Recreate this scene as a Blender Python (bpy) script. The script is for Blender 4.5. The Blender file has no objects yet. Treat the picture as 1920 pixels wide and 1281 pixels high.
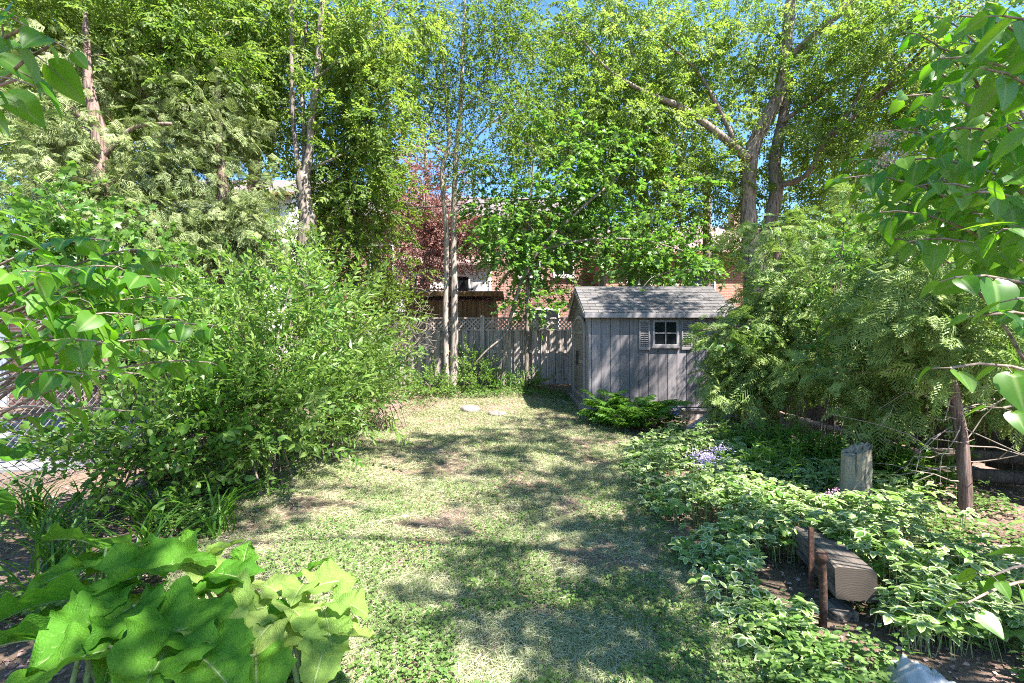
import bpy, math, random
import numpy as np
from mathutils import Vector, Matrix

# ------------------------------------------------------------------ camera, sky, sun, exposure
sc = bpy.context.scene
H = 1.5                      # eye height
F, CX, CY = 853.33, 960.0, 640.5   # 16 mm lens on a 36 mm sensor, in pixels of a 1920 wide picture
cam_d = bpy.data.cameras.new('camera'); cam = bpy.data.objects.new('camera', cam_d)
sc.collection.objects.link(cam); sc.camera = cam
cam_d.lens = 16; cam_d.sensor_width = 36; cam_d.clip_start = 0.05; cam_d.clip_end = 2000
cam.location = (0, 0, H); cam.rotation_euler = (math.radians(90), 0, 0)

SUN_EL, SUN_AZ = math.radians(56), math.radians(130)      # azimuth clockwise from +Y
world = bpy.data.worlds.new('World'); sc.world = world; world.use_nodes = True
wn = world.node_tree.nodes; wl = world.node_tree.links
bg = wn['Background']; sky = wn.new('ShaderNodeTexSky'); sky.sky_type = 'NISHITA'; sky.sun_disc = False
sky.sun_elevation = SUN_EL; sky.sun_rotation = SUN_AZ; sky.air_density = 1.0; sky.dust_density = 0.3; sky.ozone_density = 2.6
hs = wn.new('ShaderNodeHueSaturation'); hs.inputs['Saturation'].default_value = 1.2; wl.new(sky.outputs[0], hs.inputs['Color']); wl.new(hs.outputs[0], bg.inputs[0]); bg.inputs[1].default_value = 0.09
sun_d = bpy.data.lights.new('sun', 'SUN'); sun = bpy.data.objects.new('sun', sun_d); sc.collection.objects.link(sun)
sun_d.energy = 5.0; sun_d.angle = math.radians(0.53); sun_d.color = (1.0, 0.95, 0.87)
SV = Vector((math.sin(SUN_AZ)*math.cos(SUN_EL), math.cos(SUN_AZ)*math.cos(SUN_EL), math.sin(SUN_EL)))
sun.rotation_euler = SV.to_track_quat('Z', 'Y').to_euler(); sun.location = (6, -6, 14)
vs = sc.view_settings; vs.view_transform = 'Standard'; vs.look = 'None'; vs.exposure = 2.28; vs.gamma = 1.0; vs.use_curve_mapping = False
sc.cycles.max_bounces = 8; sc.cycles.diffuse_bounces = 4; sc.cycles.transmission_bounces = 6; sc.cycles.glossy_bounces = 3
sc.cycles.use_denoising = False; sc.cycles.denoising_prefilter = 'FAST'; sc.cycles.filter_width = 1.05; sc.cycles.sample_clamp_indirect = 6.0

# ------------------------------------------------------------------ helpers
rng = np.random.default_rng(11)
random.seed(5)
col = sc.collection
ORG = {}
A3 = np.array

def W(px, py, Y):
    return A3([(px-CX)/F*Y, Y, H-(py-CY)/F*Y])

def sstep(a, b, x):
    t = np.clip((x-a)/(b-a), 0, 1); return t*t*(3-2*t)

def g(x, y):
    """ground height"""
    x = np.asarray(x, float); y = np.asarray(y, float)
    rise = 0.34*sstep(8.0, 11.8, y)*(1-0.55*sstep(0.6, 1.5, x)*(1-sstep(11.2, 11.7, y)))
    bump = 0.012*np.sin(2.1*x+1.3*y)+0.010*np.sin(3.7*x-2.3*y+1)+0.008*np.sin(6.1*y+2.2*x)
    return rise + bump*sstep(1.2, 3, y)

def vnoise(x, y, s, seed=0):
    """smooth value noise 0..1"""
    r = np.random.default_rng(seed).random((64, 64))
    u = np.asarray(x)/s; v = np.asarray(y)/s
    i = np.floor(u).astype(int); j = np.floor(v).astype(int)
    a = u-i; b = v-j; a = a*a*(3-2*a); b = b*b*(3-2*b)
    f = lambda p, q: r[p % 64, q % 64]
    return (f(i, j)*(1-a)+f(i+1, j)*a)*(1-b)+(f(i, j+1)*(1-a)+f(i+1, j+1)*a)*b

def mesh(name, V, faces, mat, attrs=None, smooth=False):
    """V (n,3); faces: list of (k,m) int arrays"""
    faces = [np.asarray(f, np.int32) for f in faces if len(f)]
    me = bpy.data.meshes.new(name)
    V = np.ascontiguousarray(V, np.float32)
    me.vertices.add(len(V)); me.vertices.foreach_set('co', V.ravel())
    nl = sum(f.size for f in faces); nf = sum(len(f) for f in faces)
    me.loops.add(nl); me.loops.foreach_set('vertex_index', np.concatenate([f.ravel() for f in faces]))
    me.polygons.add(nf)
    st = []; base = 0
    for f in faces:
        st.append(base+np.arange(len(f), dtype=np.int32)*f.shape[1]); base += f.size
    me.polygons.foreach_set('loop_start', np.concatenate(st).astype(np.int32))
    me.polygons.foreach_set('use_smooth', np.full(nf, bool(smooth)))
    for k, v in (attrs or {}).items():
        a = me.attributes.new(k, 'FLOAT', 'POINT'); a.data.foreach_set('value', np.ascontiguousarray(v, np.float32))
    me.update(calc_edges=True)
    if mat: me.materials.append(mat)
    return me

def tag(o, label=None, cat=None, group=None, kind=None):
    if label: o['label'] = label
    if cat: o['category'] = cat
    if group: o['group'] = group
    if kind: o['kind'] = kind
    return o

def thing(name, label, cat, loc=(0, 0, 0), group=None):
    o = bpy.data.objects.new(name, None); o.empty_display_size = .1
    col.objects.link(o); o.location = loc; ORG[o] = A3(loc, float)
    return tag(o, label, cat, group)

def part(name, V, faces, mat, parent, attrs=None, smooth=False, kind=None):
    """mesh in world coordinates under a thing (or part)"""
    o = bpy.data.objects.new(name, mesh(name, np.asarray(V)-ORG[parent], faces, mat, attrs, smooth))
    col.objects.link(o); o.parent = parent; ORG[o] = ORG[parent]
    if kind: o['kind'] = kind
    return o

def single(name, V, faces, mat, attrs=None, smooth=False, origin=None):
    """a top-level thing that is one mesh"""
    V = np.asarray(V); org = A3(origin if origin is not None else [0, 0, 0], float)
    o = bpy.data.objects.new(name, mesh(name, V-org, faces, mat, attrs, smooth))
    col.objects.link(o); o.location = org; ORG[o] = org
    return o

def piece(name, me, parent, pos, R=None, s=1.0):
    """shared mesh placed in world coordinates under parent"""
    o = bpy.data.objects.new(name, me); col.objects.link(o); o.parent = parent
    p = np.asarray(pos, float)-ORG[parent]
    M = Matrix.Identity(4) if R is None else Matrix([list(r) for r in np.asarray(R)]).to_4x4()
    S = Matrix.Diagonal((s, s, s, 1)) if np.isscalar(s) else Matrix.Diagonal((*s, 1))
    o.matrix_local = Matrix.Translation(Vector(p)) @ M @ S
    ORG[o] = np.asarray(pos, float)
    return o

def boxv(a, b, bev=0.0):
    """axis box from corner a to corner b, edges chamfered by bev -> V, faces"""
    a = A3(a, float); b = A3(b, float)
    if bev <= 0:
        V = A3([[x, y, z] for x in (a[0], b[0]) for y in (a[1], b[1]) for z in (a[2], b[2])])
        return V, [A3([[0, 1, 3, 2], [4, 6, 7, 5], [0, 4, 5, 1], [2, 3, 7, 6], [0, 2, 6, 4], [1, 5, 7, 3]])]
    # three sets of 4-vertex inset faces
    c = (a+b)/2; h = (b-a)/2; V = []; idx = {}
    for ax in range(3):
        for sgn in (-1, 1):
            for s1 in (-1, 1):
                for s2 in (-1, 1):
                    o1, o2 = (ax+1) % 3, (ax+2) % 3
                    p = c.copy(); p[ax] += sgn*h[ax]; p[o1] += s1*(h[o1]-bev); p[o2] += s2*(h[o2]-bev)
                    k = [0, 0, 0]; k[ax] = sgn; k[o1] = s1; k[o2] = s2
                    idx[(ax, tuple(k))] = len(V); V.append(p)
    Q = []; T = []
    def fix(f):
        P = [V[i] for i in f]; n = np.cross(P[1]-P[0], P[2]-P[0]); m = sum(P)/len(P)-c
        return f if np.dot(n, m) > 0 else f[::-1]
    for ax in range(3):
        o1, o2 = (ax+1) % 3, (ax+2) % 3
        for sgn in (-1, 1):
            f = []
            for s1, s2 in ((-1, -1), (1, -1), (1, 1), (-1, 1)):
                k = [0, 0, 0]; k[ax] = sgn; k[o1] = s1; k[o2] = s2; f.append(idx[(ax, tuple(k))])
            Q.append(fix(f))
        for s1 in (-1, 1):
            for s2 in (-1, 1):
                f = []
                for face, t in ((o1, -1), (o1, 1), (o2, 1), (o2, -1)):
                    k = [0, 0, 0]; k[ax] = t; k[o1] = s1; k[o2] = s2; f.append(idx[(face, tuple(k))])
                Q.append(fix(f))
    for sx in (-1, 1):
        for sy in (-1, 1):
            for sz in (-1, 1):
                T.append(fix([idx[(0, (sx, sy, sz))], idx[(1, (sx, sy, sz))], idx[(2, (sx, sy, sz))]]))
    return A3(V), [A3(Q), A3(T)]

def join(lst):
    """merge [(V, faces)]"""
    Vs = []; by = {}; n = 0
    for V, fs in lst:
        for f in fs:
            f = np.asarray(f)
            if len(f): by.setdefault(f.shape[1], []).append(f+n)
        Vs.append(V); n += len(V)
    return np.concatenate(Vs), [np.concatenate(v) for v in by.values()]

def norm(v):
    v = np.asarray(v, float); return v/np.maximum(np.linalg.norm(v, axis=-1, keepdims=True), 1e-9)

def tube(P, r, sides=6, wob=0.0, cap=True, rg=None):
    P = np.asarray(P, float); n = len(P); r = np.broadcast_to(np.asarray(r, float), (n,))
    d = norm(np.gradient(P, axis=0))
    ref = A3([0, 0, 1.0]) if abs(d[0][2]) < .8 else A3([0, 1.0, 0])
    u = norm(np.cross(d, ref)); v = np.cross(d, u)
    a = np.arange(sides)*2*math.pi/sides
    rr = r[:, None]*np.ones(sides)
    if wob:
        q = rg or rng
        prof = q.normal(0, 1, sides)*.6
        rr = rr*(1+wob*(prof[None]+q.normal(0, .6, (n, sides))))
    V = P[:, None]+rr[..., None]*(np.cos(a)[None, :, None]*u[:, None]+np.sin(a)[None, :, None]*v[:, None])
    V = V.reshape(-1, 3)
    i = np.arange(n-1)[:, None]*sides; k = np.arange(sides)[None]; k2 = (k+1) % sides
    Q = np.stack([i+k, i+k2, i+sides+k2, i+sides+k], -1).reshape(-1, 4)
    fs = [Q]
    if cap and sides > 2:
        V = np.concatenate([V, P[:1], P[-1:]]); b = n*sides
        kk = np.arange(sides); k2 = (kk+1) % sides
        fs.append(np.concatenate([np.stack([kk*0+b, k2, kk], -1), np.stack([kk*0+b+1, (n-1)*sides+kk, (n-1)*sides+k2], -1)]))
    return V, fs

def cat_rom(P, step):
    """smooth resample of (n,d) control points"""
    P = np.asarray(P, float)
    if len(P) < 3:
        m = max(2, int(np.linalg.norm(P[1, :3]-P[0, :3])/step)+1); t = np.linspace(0, 1, m)[:, None]
        return P[0]*(1-t)+P[1]*t
    Q = np.concatenate([[2*P[0]-P[1]], P, [2*P[-1]-P[-2]]]); out = []
    for i in range(1, len(Q)-2):
        m = max(2, int(np.linalg.norm(Q[i+1, :3]-Q[i, :3])/step)+1)
        t = np.linspace(0, 1, m, endpoint=False)[:, None]
        p0, p1, p2, p3 = Q[i-1], Q[i], Q[i+1], Q[i+2]
        out.append(.5*((2*p1)+(-p0+p2)*t+(2*p0-5*p1+4*p2-p3)*t*t+(-p0+3*p1-3*p2+p3)*t**3))
    return np.concatenate(out+[P[-1:]])

def frames(d, roll=None, up=(0, 0, 1.0)):
    """matrices whose x axis is d (n,3), z axis near up, rolled about x"""
    d = norm(d); up = np.broadcast_to(np.asarray(up, float), d.shape)
    y = np.cross(up, d); bad = np.linalg.norm(y, axis=1) < 1e-3; y[bad] = [0, 1, 0]; y = norm(y); z = np.cross(d, y)
    if roll is not None:
        c = np.cos(roll)[:, None]; s = np.sin(roll)[:, None]; y, z = y*c+z*s, z*c-y*s
    return np.stack([d, y, z], -1)

def inst(tpl, R, T, S, tint):
    """copies of a template (V, F tri, tint) merged into one array set"""
    tv, tf, tt = tpl; n = len(T); k = len(tv)
    V = np.einsum('nij,kj->nki', R, tv)*np.asarray(S).reshape(-1, 1, 1)+T[:, None]
    Fc = tf[None]+(np.arange(n)*k)[:, None, None]
    ti = np.where(tt[None] < 0, -1.0, np.clip(tint[:, None]+tt[None]-.5, 0, 1))
    return V.reshape(-1, 3), Fc.reshape(-1, 3), ti.ravel()

def pile(items):
    """merge [(V, Ftri, tint)]"""
    n = 0; Vs = []; Fs = []; Ts = []
    for V, f, t in items:
        Vs.append(V); Fs.append(f+n); Ts.append(t); n += len(V)
    return np.concatenate(Vs), np.concatenate(Fs), np.concatenate(Ts)

# ------------------------------------------------------------------ materials
def nodes(name):
    m = bpy.data.materials.new(name); m.use_nodes = True
    nt = m.node_tree; return m, nt, nt.nodes, nt.links, nt.nodes['Principled BSDF']

def leaf_mat(name, c1, c2, trans=.4, t1=None, t2=None, rough=.5, spec=.3, twig=(.09, .065, .045), edge=None, relief=0, er=(.55, .8)):
    m, nt, N, L, P = nodes(name)
    if relief:
        tc = N.new('ShaderNodeTexCoord'); nz = N.new('ShaderNodeTexVoronoi'); nz.feature = 'DISTANCE_TO_EDGE'; nz.inputs['Scale'].default_value = relief; L.new(tc.outputs['Object'], nz.inputs[0])
        b = N.new('ShaderNodeBump'); b.inputs['Strength'].default_value = .7; b.inputs['Distance'].default_value = .008; L.new(nz.outputs['Distance'], b.inputs['Height']); L.new(b.outputs[0], P.inputs['Normal'])
    at = N.new('ShaderNodeAttribute'); at.attribute_name = 'tint'
    def mixc(fac, a, b):
        x = N.new('ShaderNodeMix'); x.data_type = 'RGBA'
        if hasattr(fac, 'links') or hasattr(fac, 'is_linked'): L.new(fac, x.inputs[0])
        else: x.inputs[0].default_value = fac
        for s, v in ((6, a), (7, b)):
            if isinstance(v, tuple): x.inputs[s].default_value = (*v, 1)
            else: L.new(v, x.inputs[s])
        return x.outputs[2]
    t1 = t1 or tuple(min(1, 2.6*c) for c in c1); t2 = t2 or tuple(min(1, 2.6*c) for c in c2)
    cc = mixc(at.outputs['Fac'], c1, c2); tc = mixc(at.outputs['Fac'], t1, t2)
    if edge:
        ae = N.new('ShaderNodeAttribute'); ae.attribute_name = 'edge'
        rp = N.new('ShaderNodeMapRange'); rp.inputs[1].default_value = er[0]; rp.inputs[2].default_value = er[1]
        L.new(ae.outputs['Fac'], rp.inputs[0])
        cc = mixc(rp.outputs[0], cc, edge); tc = mixc(rp.outputs[0], tc, edge)
    lt = N.new('ShaderNodeMath'); lt.operation = 'LESS_THAN'; lt.inputs[1].default_value = -.01
    L.new(at.outputs['Fac'], lt.inputs[0])
    cc = mixc(lt.outputs[0], cc, twig); tc = mixc(lt.outputs[0], tc, (0.01, .01, .01))
    L.new(cc, P.inputs['Base Color']); P.inputs['Roughness'].default_value = rough
    P.inputs['Specular IOR Level'].default_value = spec
    T = N.new('ShaderNodeBsdfTranslucent'); L.new(tc, T.inputs[0])
    M = N.new('ShaderNodeMixShader'); M.inputs[0].default_value = trans
    L.new(P.outputs[0], M.inputs[1]); L.new(T.outputs[0], M.inputs[2])
    L.new(M.outputs[0], N['Material Output'].inputs[0])
    return m

def noisy(name, c1, c2, scale=(8, 8, 8), rough=.8, bump=.3, detail=6, c3=None, spec=.3, dist=.02, p=(.35, .65)):
    """two-tone noise material with relief"""
    m, nt, N, L, P = nodes(name)
    tc = N.new('ShaderNodeTexCoord'); mp = N.new('ShaderNodeMapping'); mp.inputs['Scale'].default_value = scale
    L.new(tc.outputs['Object'], mp.inputs[0])
    oi = N.new('ShaderNodeObjectInfo')
    ad = N.new('ShaderNodeVectorMath'); ad.operation = 'ADD'
    sc_ = N.new('ShaderNodeVectorMath'); sc_.operation = 'SCALE'; sc_.inputs[0].default_value = (37, 91, 53)
    L.new(oi.outputs['Random'], sc_.inputs['Scale']); L.new(mp.outputs[0], ad.inputs[0]); L.new(sc_.outputs[0], ad.inputs[1])
    nz = N.new('ShaderNodeTexNoise'); nz.inputs['Scale'].default_value = 1; nz.inputs['Detail'].default_value = detail; nz.inputs['Roughness'].default_value = .62
    L.new(ad.outputs[0], nz.inputs[0])
    rp = N.new('ShaderNodeValToRGB'); e = rp.color_ramp.elements
    e[0].position = p[0]; e[0].color = (*c1, 1); e[1].position = p[1]; e[1].color = (*c2, 1)
    if c3: q = e.new((p[0]+p[1])/2); q.color = (*c3, 1)
    L.new(nz.outputs[0], rp.inputs[0])
    hv = N.new('ShaderNodeHueSaturation'); L.new(rp.outputs[0], hv.inputs['Color'])
    mr = N.new('ShaderNodeMapRange'); mr.inputs[3].default_value = .82; mr.inputs[4].default_value = 1.18
    L.new(oi.outputs['Random'], mr.inputs[0]); L.new(mr.outputs[0], hv.inputs['Value'])
    L.new(hv.outputs[0], P.inputs['Base Color'])
    P.inputs['Roughness'].default_value = rough; P.inputs['Specular IOR Level'].default_value = spec
    if bump:
        b = N.new('ShaderNodeBump'); b.inputs['Strength'].default_value = bump; b.inputs['Distance'].default_value = dist
        L.new(nz.outputs[0], b.inputs['Height']); L.new(b.outputs[0], P.inputs['Normal'])
    return m

def brick_mat(name, c1, c2, mortar):
    m, nt, N, L, P = nodes(name)
    tc = N.new('ShaderNodeTexCoord'); sp = N.new('ShaderNodeSeparateXYZ'); cb = N.new('ShaderNodeCombineXYZ')
    L.new(tc.outputs['Object'], sp.inputs[0])
    ad = N.new('ShaderNodeMath'); ad.operation = 'ADD'; L.new(sp.outputs[0], ad.inputs[0]); L.new(sp.outputs[1], ad.inputs[1])
    L.new(ad.outputs[0], cb.inputs[0]); L.new(sp.outputs[2], cb.inputs[1])
    b = N.new('ShaderNodeTexBrick'); b.inputs['Scale'].default_value = 1; b.inputs['Brick Width'].default_value = .22; b.inputs['Row Height'].default_value = .075
    b.inputs['Mortar Size'].default_value = .008; b.inputs['Color1'].default_value = (*c1, 1); b.inputs['Color2'].default_value = (*c2, 1); b.inputs['Mortar'].default_value = (*mortar, 1)
    L.new(cb.outputs[0], b.inputs[0]); L.new(b.outputs[0], P.inputs['Base Color']); P.inputs['Roughness'].default_value = .85
    bp = N.new('ShaderNodeBump'); bp.inputs['Strength'].default_value = .4; bp.inputs['Distance'].default_value = .01; bp.invert = True
    L.new(b.outputs['Fac'], bp.inputs['Height']); L.new(bp.outputs[0], P.inputs['Normal'])
    return m

M = {}
M['bark_grey'] = noisy('bark_grey', (.06, .047, .038), (.28, .225, .195), (22, 22, 3.2), .9, .9, c3=(.2, .165, .14), dist=.03)
M['bark_pale'] = noisy('bark_pale', (.06, .05, .043), (.27, .215, .19), (26, 26, 3.5), .9, .8, c3=(.29, .24, .21), dist=.02)
M['bark_cedar'] = noisy('bark_cedar', (.045, .037, .03), (.26, .2, .175), (30, 30, 2.6), .95, .9, c3=(.2, .13, .11), dist=.02)
M['twig'] = noisy('twig', (.10, .075, .06), (.26, .21, .17), (30, 30, 30), .9, 0)
M['dead_twig'] = noisy('dead_twig', (.15, .125, .1), (.3, .25, .21), (30, 30, 30), .9, 0)
M['fence_wood'] = noisy('fence_wood', (.13, .11, .10), (.44, .37, .34), (26, 26, 1.6), .9, .5, c3=(.29, .245, .225), dist=.008)
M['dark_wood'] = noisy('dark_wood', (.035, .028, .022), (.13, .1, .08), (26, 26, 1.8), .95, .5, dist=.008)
M['brown_wood'] = noisy('brown_wood', (.09, .045, .02), (.24, .13, .06), (22, 22, 1.5), .8, .4, dist=.006)
M['resin'] = noisy('resin', (.155, .142, .150), (.215, .195, .205), (30, 30, 1.6), .6, .2, detail=4, spec=.3, dist=.002)
M['resin_dark'] = noisy('resin_dark', (.13, .12, .12), (.19, .175, .17), (18, 18, 1.0), .6, .3, dist=.004)
M['resin_trim'] = noisy('resin_trim', (.19, .175, .18), (.25, .23, .235), (12, 12, 2), .55, .2, dist=.004)
M['shingle'] = noisy('shingle', (.06, .056, .056), (.14, .13, .128), (60, 60, 60), .92, .5, detail=3, dist=.004)
M['glass'], _, _N, _L, _P = nodes('glass'); _P.inputs['Base Color'].default_value = (.012, .015, .017, 1); _P.inputs['Roughness'].default_value = .06; _P.inputs['Specular IOR Level'].default_value = .6
M['black'] = noisy('black', (.015, .015, .015), (.03, .03, .03), (20, 20, 20), .5, 0)
M['old_wood'] = noisy('old_wood', (.04, .028, .019), (.29, .22, .155), (34, 34, 2.2), .95, 1.0, c3=(.27, .24, .185), dist=.02)
M['timber'] = noisy('timber', (.035, .03, .024), (.18, .15, .12), (34, 2.4, 34), .95, 1.0, c3=(.12, .1, .085), dist=.015)
M['timber_end'], _, _N, _L, _P = nodes('timber_end')
_tc = _N.new('ShaderNodeTexCoord'); _mp = _N.new('ShaderNodeMapping'); _wv = _N.new('ShaderNodeTexWave'); _wv.wave_type = 'RINGS'; _wv.rings_direction = 'SPHERICAL'
_mp.inputs['Location'].default_value = (-.085, .19, -.06); _wv.inputs['Scale'].default_value = 26; _wv.inputs['Distortion'].default_value = 7; _wv.inputs['Detail'].default_value = 5
_rp = _N.new('ShaderNodeValToRGB'); _rp.color_ramp.elements[0].color = (.05, .038, .028, 1); _rp.color_ramp.elements[1].color = (.08, .062, .046, 1)
_L.new(_tc.outputs['Object'], _mp.inputs[0]); _L.new(_mp.outputs[0], _wv.inputs[0]); _L.new(_wv.outputs[0], _rp.inputs[0]); _L.new(_rp.outputs[0], _P.inputs['Base Color']); _P.inputs['Roughness'].default_value = .9
M['rust'] = noisy('rust', (.025, .016, .012), (.12, .06, .04), (45, 45, 45), .9, .8, c3=(.06, .032, .023), dist=.004)
M['galv'] = noisy('galv', (.03, .03, .03), (.075, .07, .07), (20, 20, 20), .5, 0)
M['stone'] = noisy('stone', (.10, .085, .075), (.3, .25, .225), (14, 14, 14), .9, .8, dist=.015)
M['concrete'] = noisy('concrete', (.12, .118, .125), (.22, .212, .22), (3, 3, 3), .9, .3, dist=.006)
M['brick'] = brick_mat('brick', (.22, .09, .066), (.16, .062, .046), (.4, .34, .3))
M['brick_warm'] = brick_mat('brick_warm', (.34, .15, .10), (.26, .10, .07), (.42, .36, .31))
M['stucco'] = noisy('stucco', (.66, .63, .62), (.8, .77, .76), (5, 5, 5), .9, .2, dist=.01)
M['paint'] = noisy('paint', (.7, .69, .68), (.8, .79, .78), (4, 4, 4), .6, 0)
M['roof_brown'] = noisy('roof_brown', (.16, .11, .10), (.28, .2, .185), (7, 7, 14), .9, .4, dist=.02)
M['roof_grey'] = noisy('roof_grey', (.09, .075, .07), (.18, .15, .14), (7, 7, 14), .9, .4, dist=.02)
M['pole'] = noisy('pole', (.14, .11, .09), (.3, .25, .21), (24, 24, 2), .9, .5, dist=.01)
M['wire'] = noisy('wire', (.03, .03, .03), (.06, .06, .06), (9, 9, 9), .6, 0)
M['bag'], _, _N, _L, _P = nodes('bag')
_P.inputs['Base Color'].default_value = (.4, .42, .43, 1); _P.inputs['Roughness'].default_value = .35; _P.inputs['Transmission Weight'].default_value = .25

# ground: soil with leaf litter
m, nt, N, L, P = nodes('soil'); M['soil'] = m
tc = N.new('ShaderNodeTexCoord')
n1 = N.new('ShaderNodeTexNoise'); n1.inputs['Scale'].default_value = 1.3; n1.inputs['Detail'].default_value = 5; L.new(tc.outputs['Object'], n1.inputs[0])
n2 = N.new('ShaderNodeTexNoise'); n2.inputs['Scale'].default_value = 45; n2.inputs['Detail'].default_value = 6; n2.inputs['Roughness'].default_value = .7; L.new(tc.outputs['Object'], n2.inputs[0])
r1 = N.new('ShaderNodeValToRGB'); e = r1.color_ramp.elements; e[0].position = .3; e[0].color = (.10, .07, .055, 1); e[1].position = .72; e[1].color = (.36, .26, .225, 1); L.new(n2.outputs[0], r1.inputs[0])
r2 = N.new('ShaderNodeValToRGB'); e = r2.color_ramp.elements; e[0].position = .38; e[0].color = (.6, .62, .5, 1); e[1].position = .65; e[1].color = (1, .96, .93, 1); L.new(n1.outputs[0], r2.inputs[0])
mx = N.new('ShaderNodeMix'); mx.data_type = 'RGBA'; mx.blend_type = 'MULTIPLY'; mx.inputs[0].default_value = 1; L.new(r1.outputs[0], mx.inputs[6]); L.new(r2.outputs[0], mx.inputs[7])
L.new(mx.outputs[2], P.inputs['Base Color']); P.inputs['Roughness'].default_value = .95; P.inputs['Specular IOR Level'].default_value = .15
bp = N.new('ShaderNodeBump'); bp.inputs['Strength'].default_value = .8; bp.inputs['Distance'].default_value = .03; L.new(n2.outputs[0], bp.inputs['Height']); L.new(bp.outputs[0], P.inputs['Normal'])

M['ash'] = leaf_mat('ash', (.06, .12, .018), (.175, .235, .055), .42, (.17, .35, .025), (.42, .54, .08))
M['dull'] = leaf_mat('dull', (.05, .10, 0.0117), (.12, .17, 0.026), .4, (.15, .30, 0.0195), (.3, .42, 0.039))
M['norway'] = leaf_mat('norway', (.042, .115, .018), (.12, .215, .045), .38, (.12, .34, .025), (.27, .46, .06), rough=.4, spec=.4)
M['redleaf'] = leaf_mat('redleaf', (.13, .06, .05), (.33, .19, .165), .3, (.3, .09, .07), (.5, .24, .2))
M['cedar'] = leaf_mat('cedar', (.075, .115, .03), (.27, .31, .13), .25, (.12, .22, .04), (.3, .4, .1), rough=.5)
M['cedar_bright'] = leaf_mat('cedar_bright', (.06, .125, .025), (.30, .39, .12), .28, (.14, .30, .025), (.36, .5, .1), rough=.5)
M['shrub'] = leaf_mat('shrub', (.048, .125, .018), (.17, .255, .06), .4, (.15, .37, .025), (.36, .52, .085), rough=.42, spec=.4)
M['lilac'] = leaf_mat('lilac', (.03, .11, .008), (.085, .19, .018), .46, (.11, .40, .008), (.3, .58, .02), rough=.36, spec=.38, twig=(.2, .19, .12), edge=(.17, .28, .07), er=(.7, .95))
M['burdock'] = leaf_mat('burdock', (.045, .15, .012), (.095, .23, .022), .36, (.13, .40, .016), (.26, .52, .04), rough=.6, spec=.15, twig=(.2, .27, .1), edge=(.19, .32, .09), relief=90, er=(.4, .9))
M['burdock_sunlit'] = leaf_mat('burdock_sunlit', (.13, .24, .045), (.25, .335, .09), .42, (.32, .52, .06), (.48, .62, .14), rough=.6, spec=.15, twig=(.24, .3, .12), edge=(.4, .48, .22), relief=90, er=(.4, .9))  # paler, yellower copy of burdock; sunlight put into the leaf colour
M['stalk'] = noisy('stalk', (.11, .17, .05), (.22, .28, .11), (20, 20, 20), .5, 0)
M['daylily'] = leaf_mat('daylily', (.03, .10, 0.00975), (.07, .16, 0.01625), .3, (.10, .32, 0.013), (.2, .42, 0.026), rough=.38, spec=.5)
M['phlox'] = leaf_mat('phlox', (.05, .135, 0.01625), (.11, .21, 0.0325), .35, (.15, .38, 0.0195), (.3, .5, 0.052), rough=.45)
M['gout'] = leaf_mat('gout', (.07, .17, .025), (.19, .29, .07), .35, (.2, .44, .04), (.4, .56, .12), rough=.5, spec=.25, edge=(.55, .6, .36))
M['fern'] = leaf_mat('fern', (.05, .14, 0.01625), (.12, .23, 0.0325), .38, (.15, .4, 0.0195), (.3, .52, 0.0455))
M['grass'] = leaf_mat('grass', (.12, .19, .05), (.54, .52, .35), .25, (.22, .38, .06), (.54, .52, .34), rough=.6, spec=.2)
M['clover'] = leaf_mat('clover', (.055, .125, .022), (.15, .225, .065), .3, (.14, .33, .03), (.28, .42, .08), rough=.5)
M['litter'] = leaf_mat('litter', (.16, .09, .075), (.45, .31, .27), .1, (.2, .1, .08), (.4, .28, .22), rough=.8, spec=.2)
M['petal'] = leaf_mat('petal', (.42, .34, .62), (.66, .58, .8), .3, (.5, .4, .7), (.7, .6, .85), rough=.6)
M['petal_pink'] = leaf_mat('petal_pink', (.5, .24, .42), (.66, .45, .6), .3, (.5, .25, .45), (.7, .45, .6), rough=.6)
M['petal_faded'] = leaf_mat('petal_faded', (.42, .28, .24), (.62, .5, .46), .3, (.5, .35, .3), (.7, .55, .5), rough=.7)
M['iris'] = leaf_mat('iris', (.16, .13, .5), (.34, .28, .7), .3, (.2, .16, .6), (.4, .34, .8), rough=.6)

# ------------------------------------------------------------------ leaf and spray templates (x forward, z up, unit length)
def T_rhomb(w=.3, fold=.06, droop=.1):
    V = A3([[0, 0, 0], [.42, w, fold], [1, 0, -droop], [.42, -w, fold]]); return V, A3([[0, 3, 2], [0, 2, 1]]), np.full(4, .5)

def T_ell(w=.26, fold=.06, droop=.12):
    V = A3([[0, 0, 0], [.25, w*.85, fold], [.62, w*.9, fold*.6-droop*.4], [1, 0, -droop*1.4], [.62, -w*.9, fold*.6-droop*.4], [.25, -w*.85, fold], [.45, 0, -.01]])
    return V, A3([[0, 6, 1], [1, 6, 2], [2, 6, 3], [3, 6, 4], [4, 6, 5], [5, 6, 0]]), np.full(7, .5)

def T_maple():
    o = [(0, 0), (.0, .46), (.26, .32), (.5, .64), (.6, .26), (1, 0)]
    o = o+[(x, -y) for x, y in o[-2:0:-1]]
    V = [[x, y, -.22*y*y-.12*x*x] for x, y in o]+[[.34, 0, .02]]; n = len(o)
    return A3(V), A3([[n, (i+1) % n, i] for i in range(n)])[:, ::-1], np.full(n+1, .5)

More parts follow.
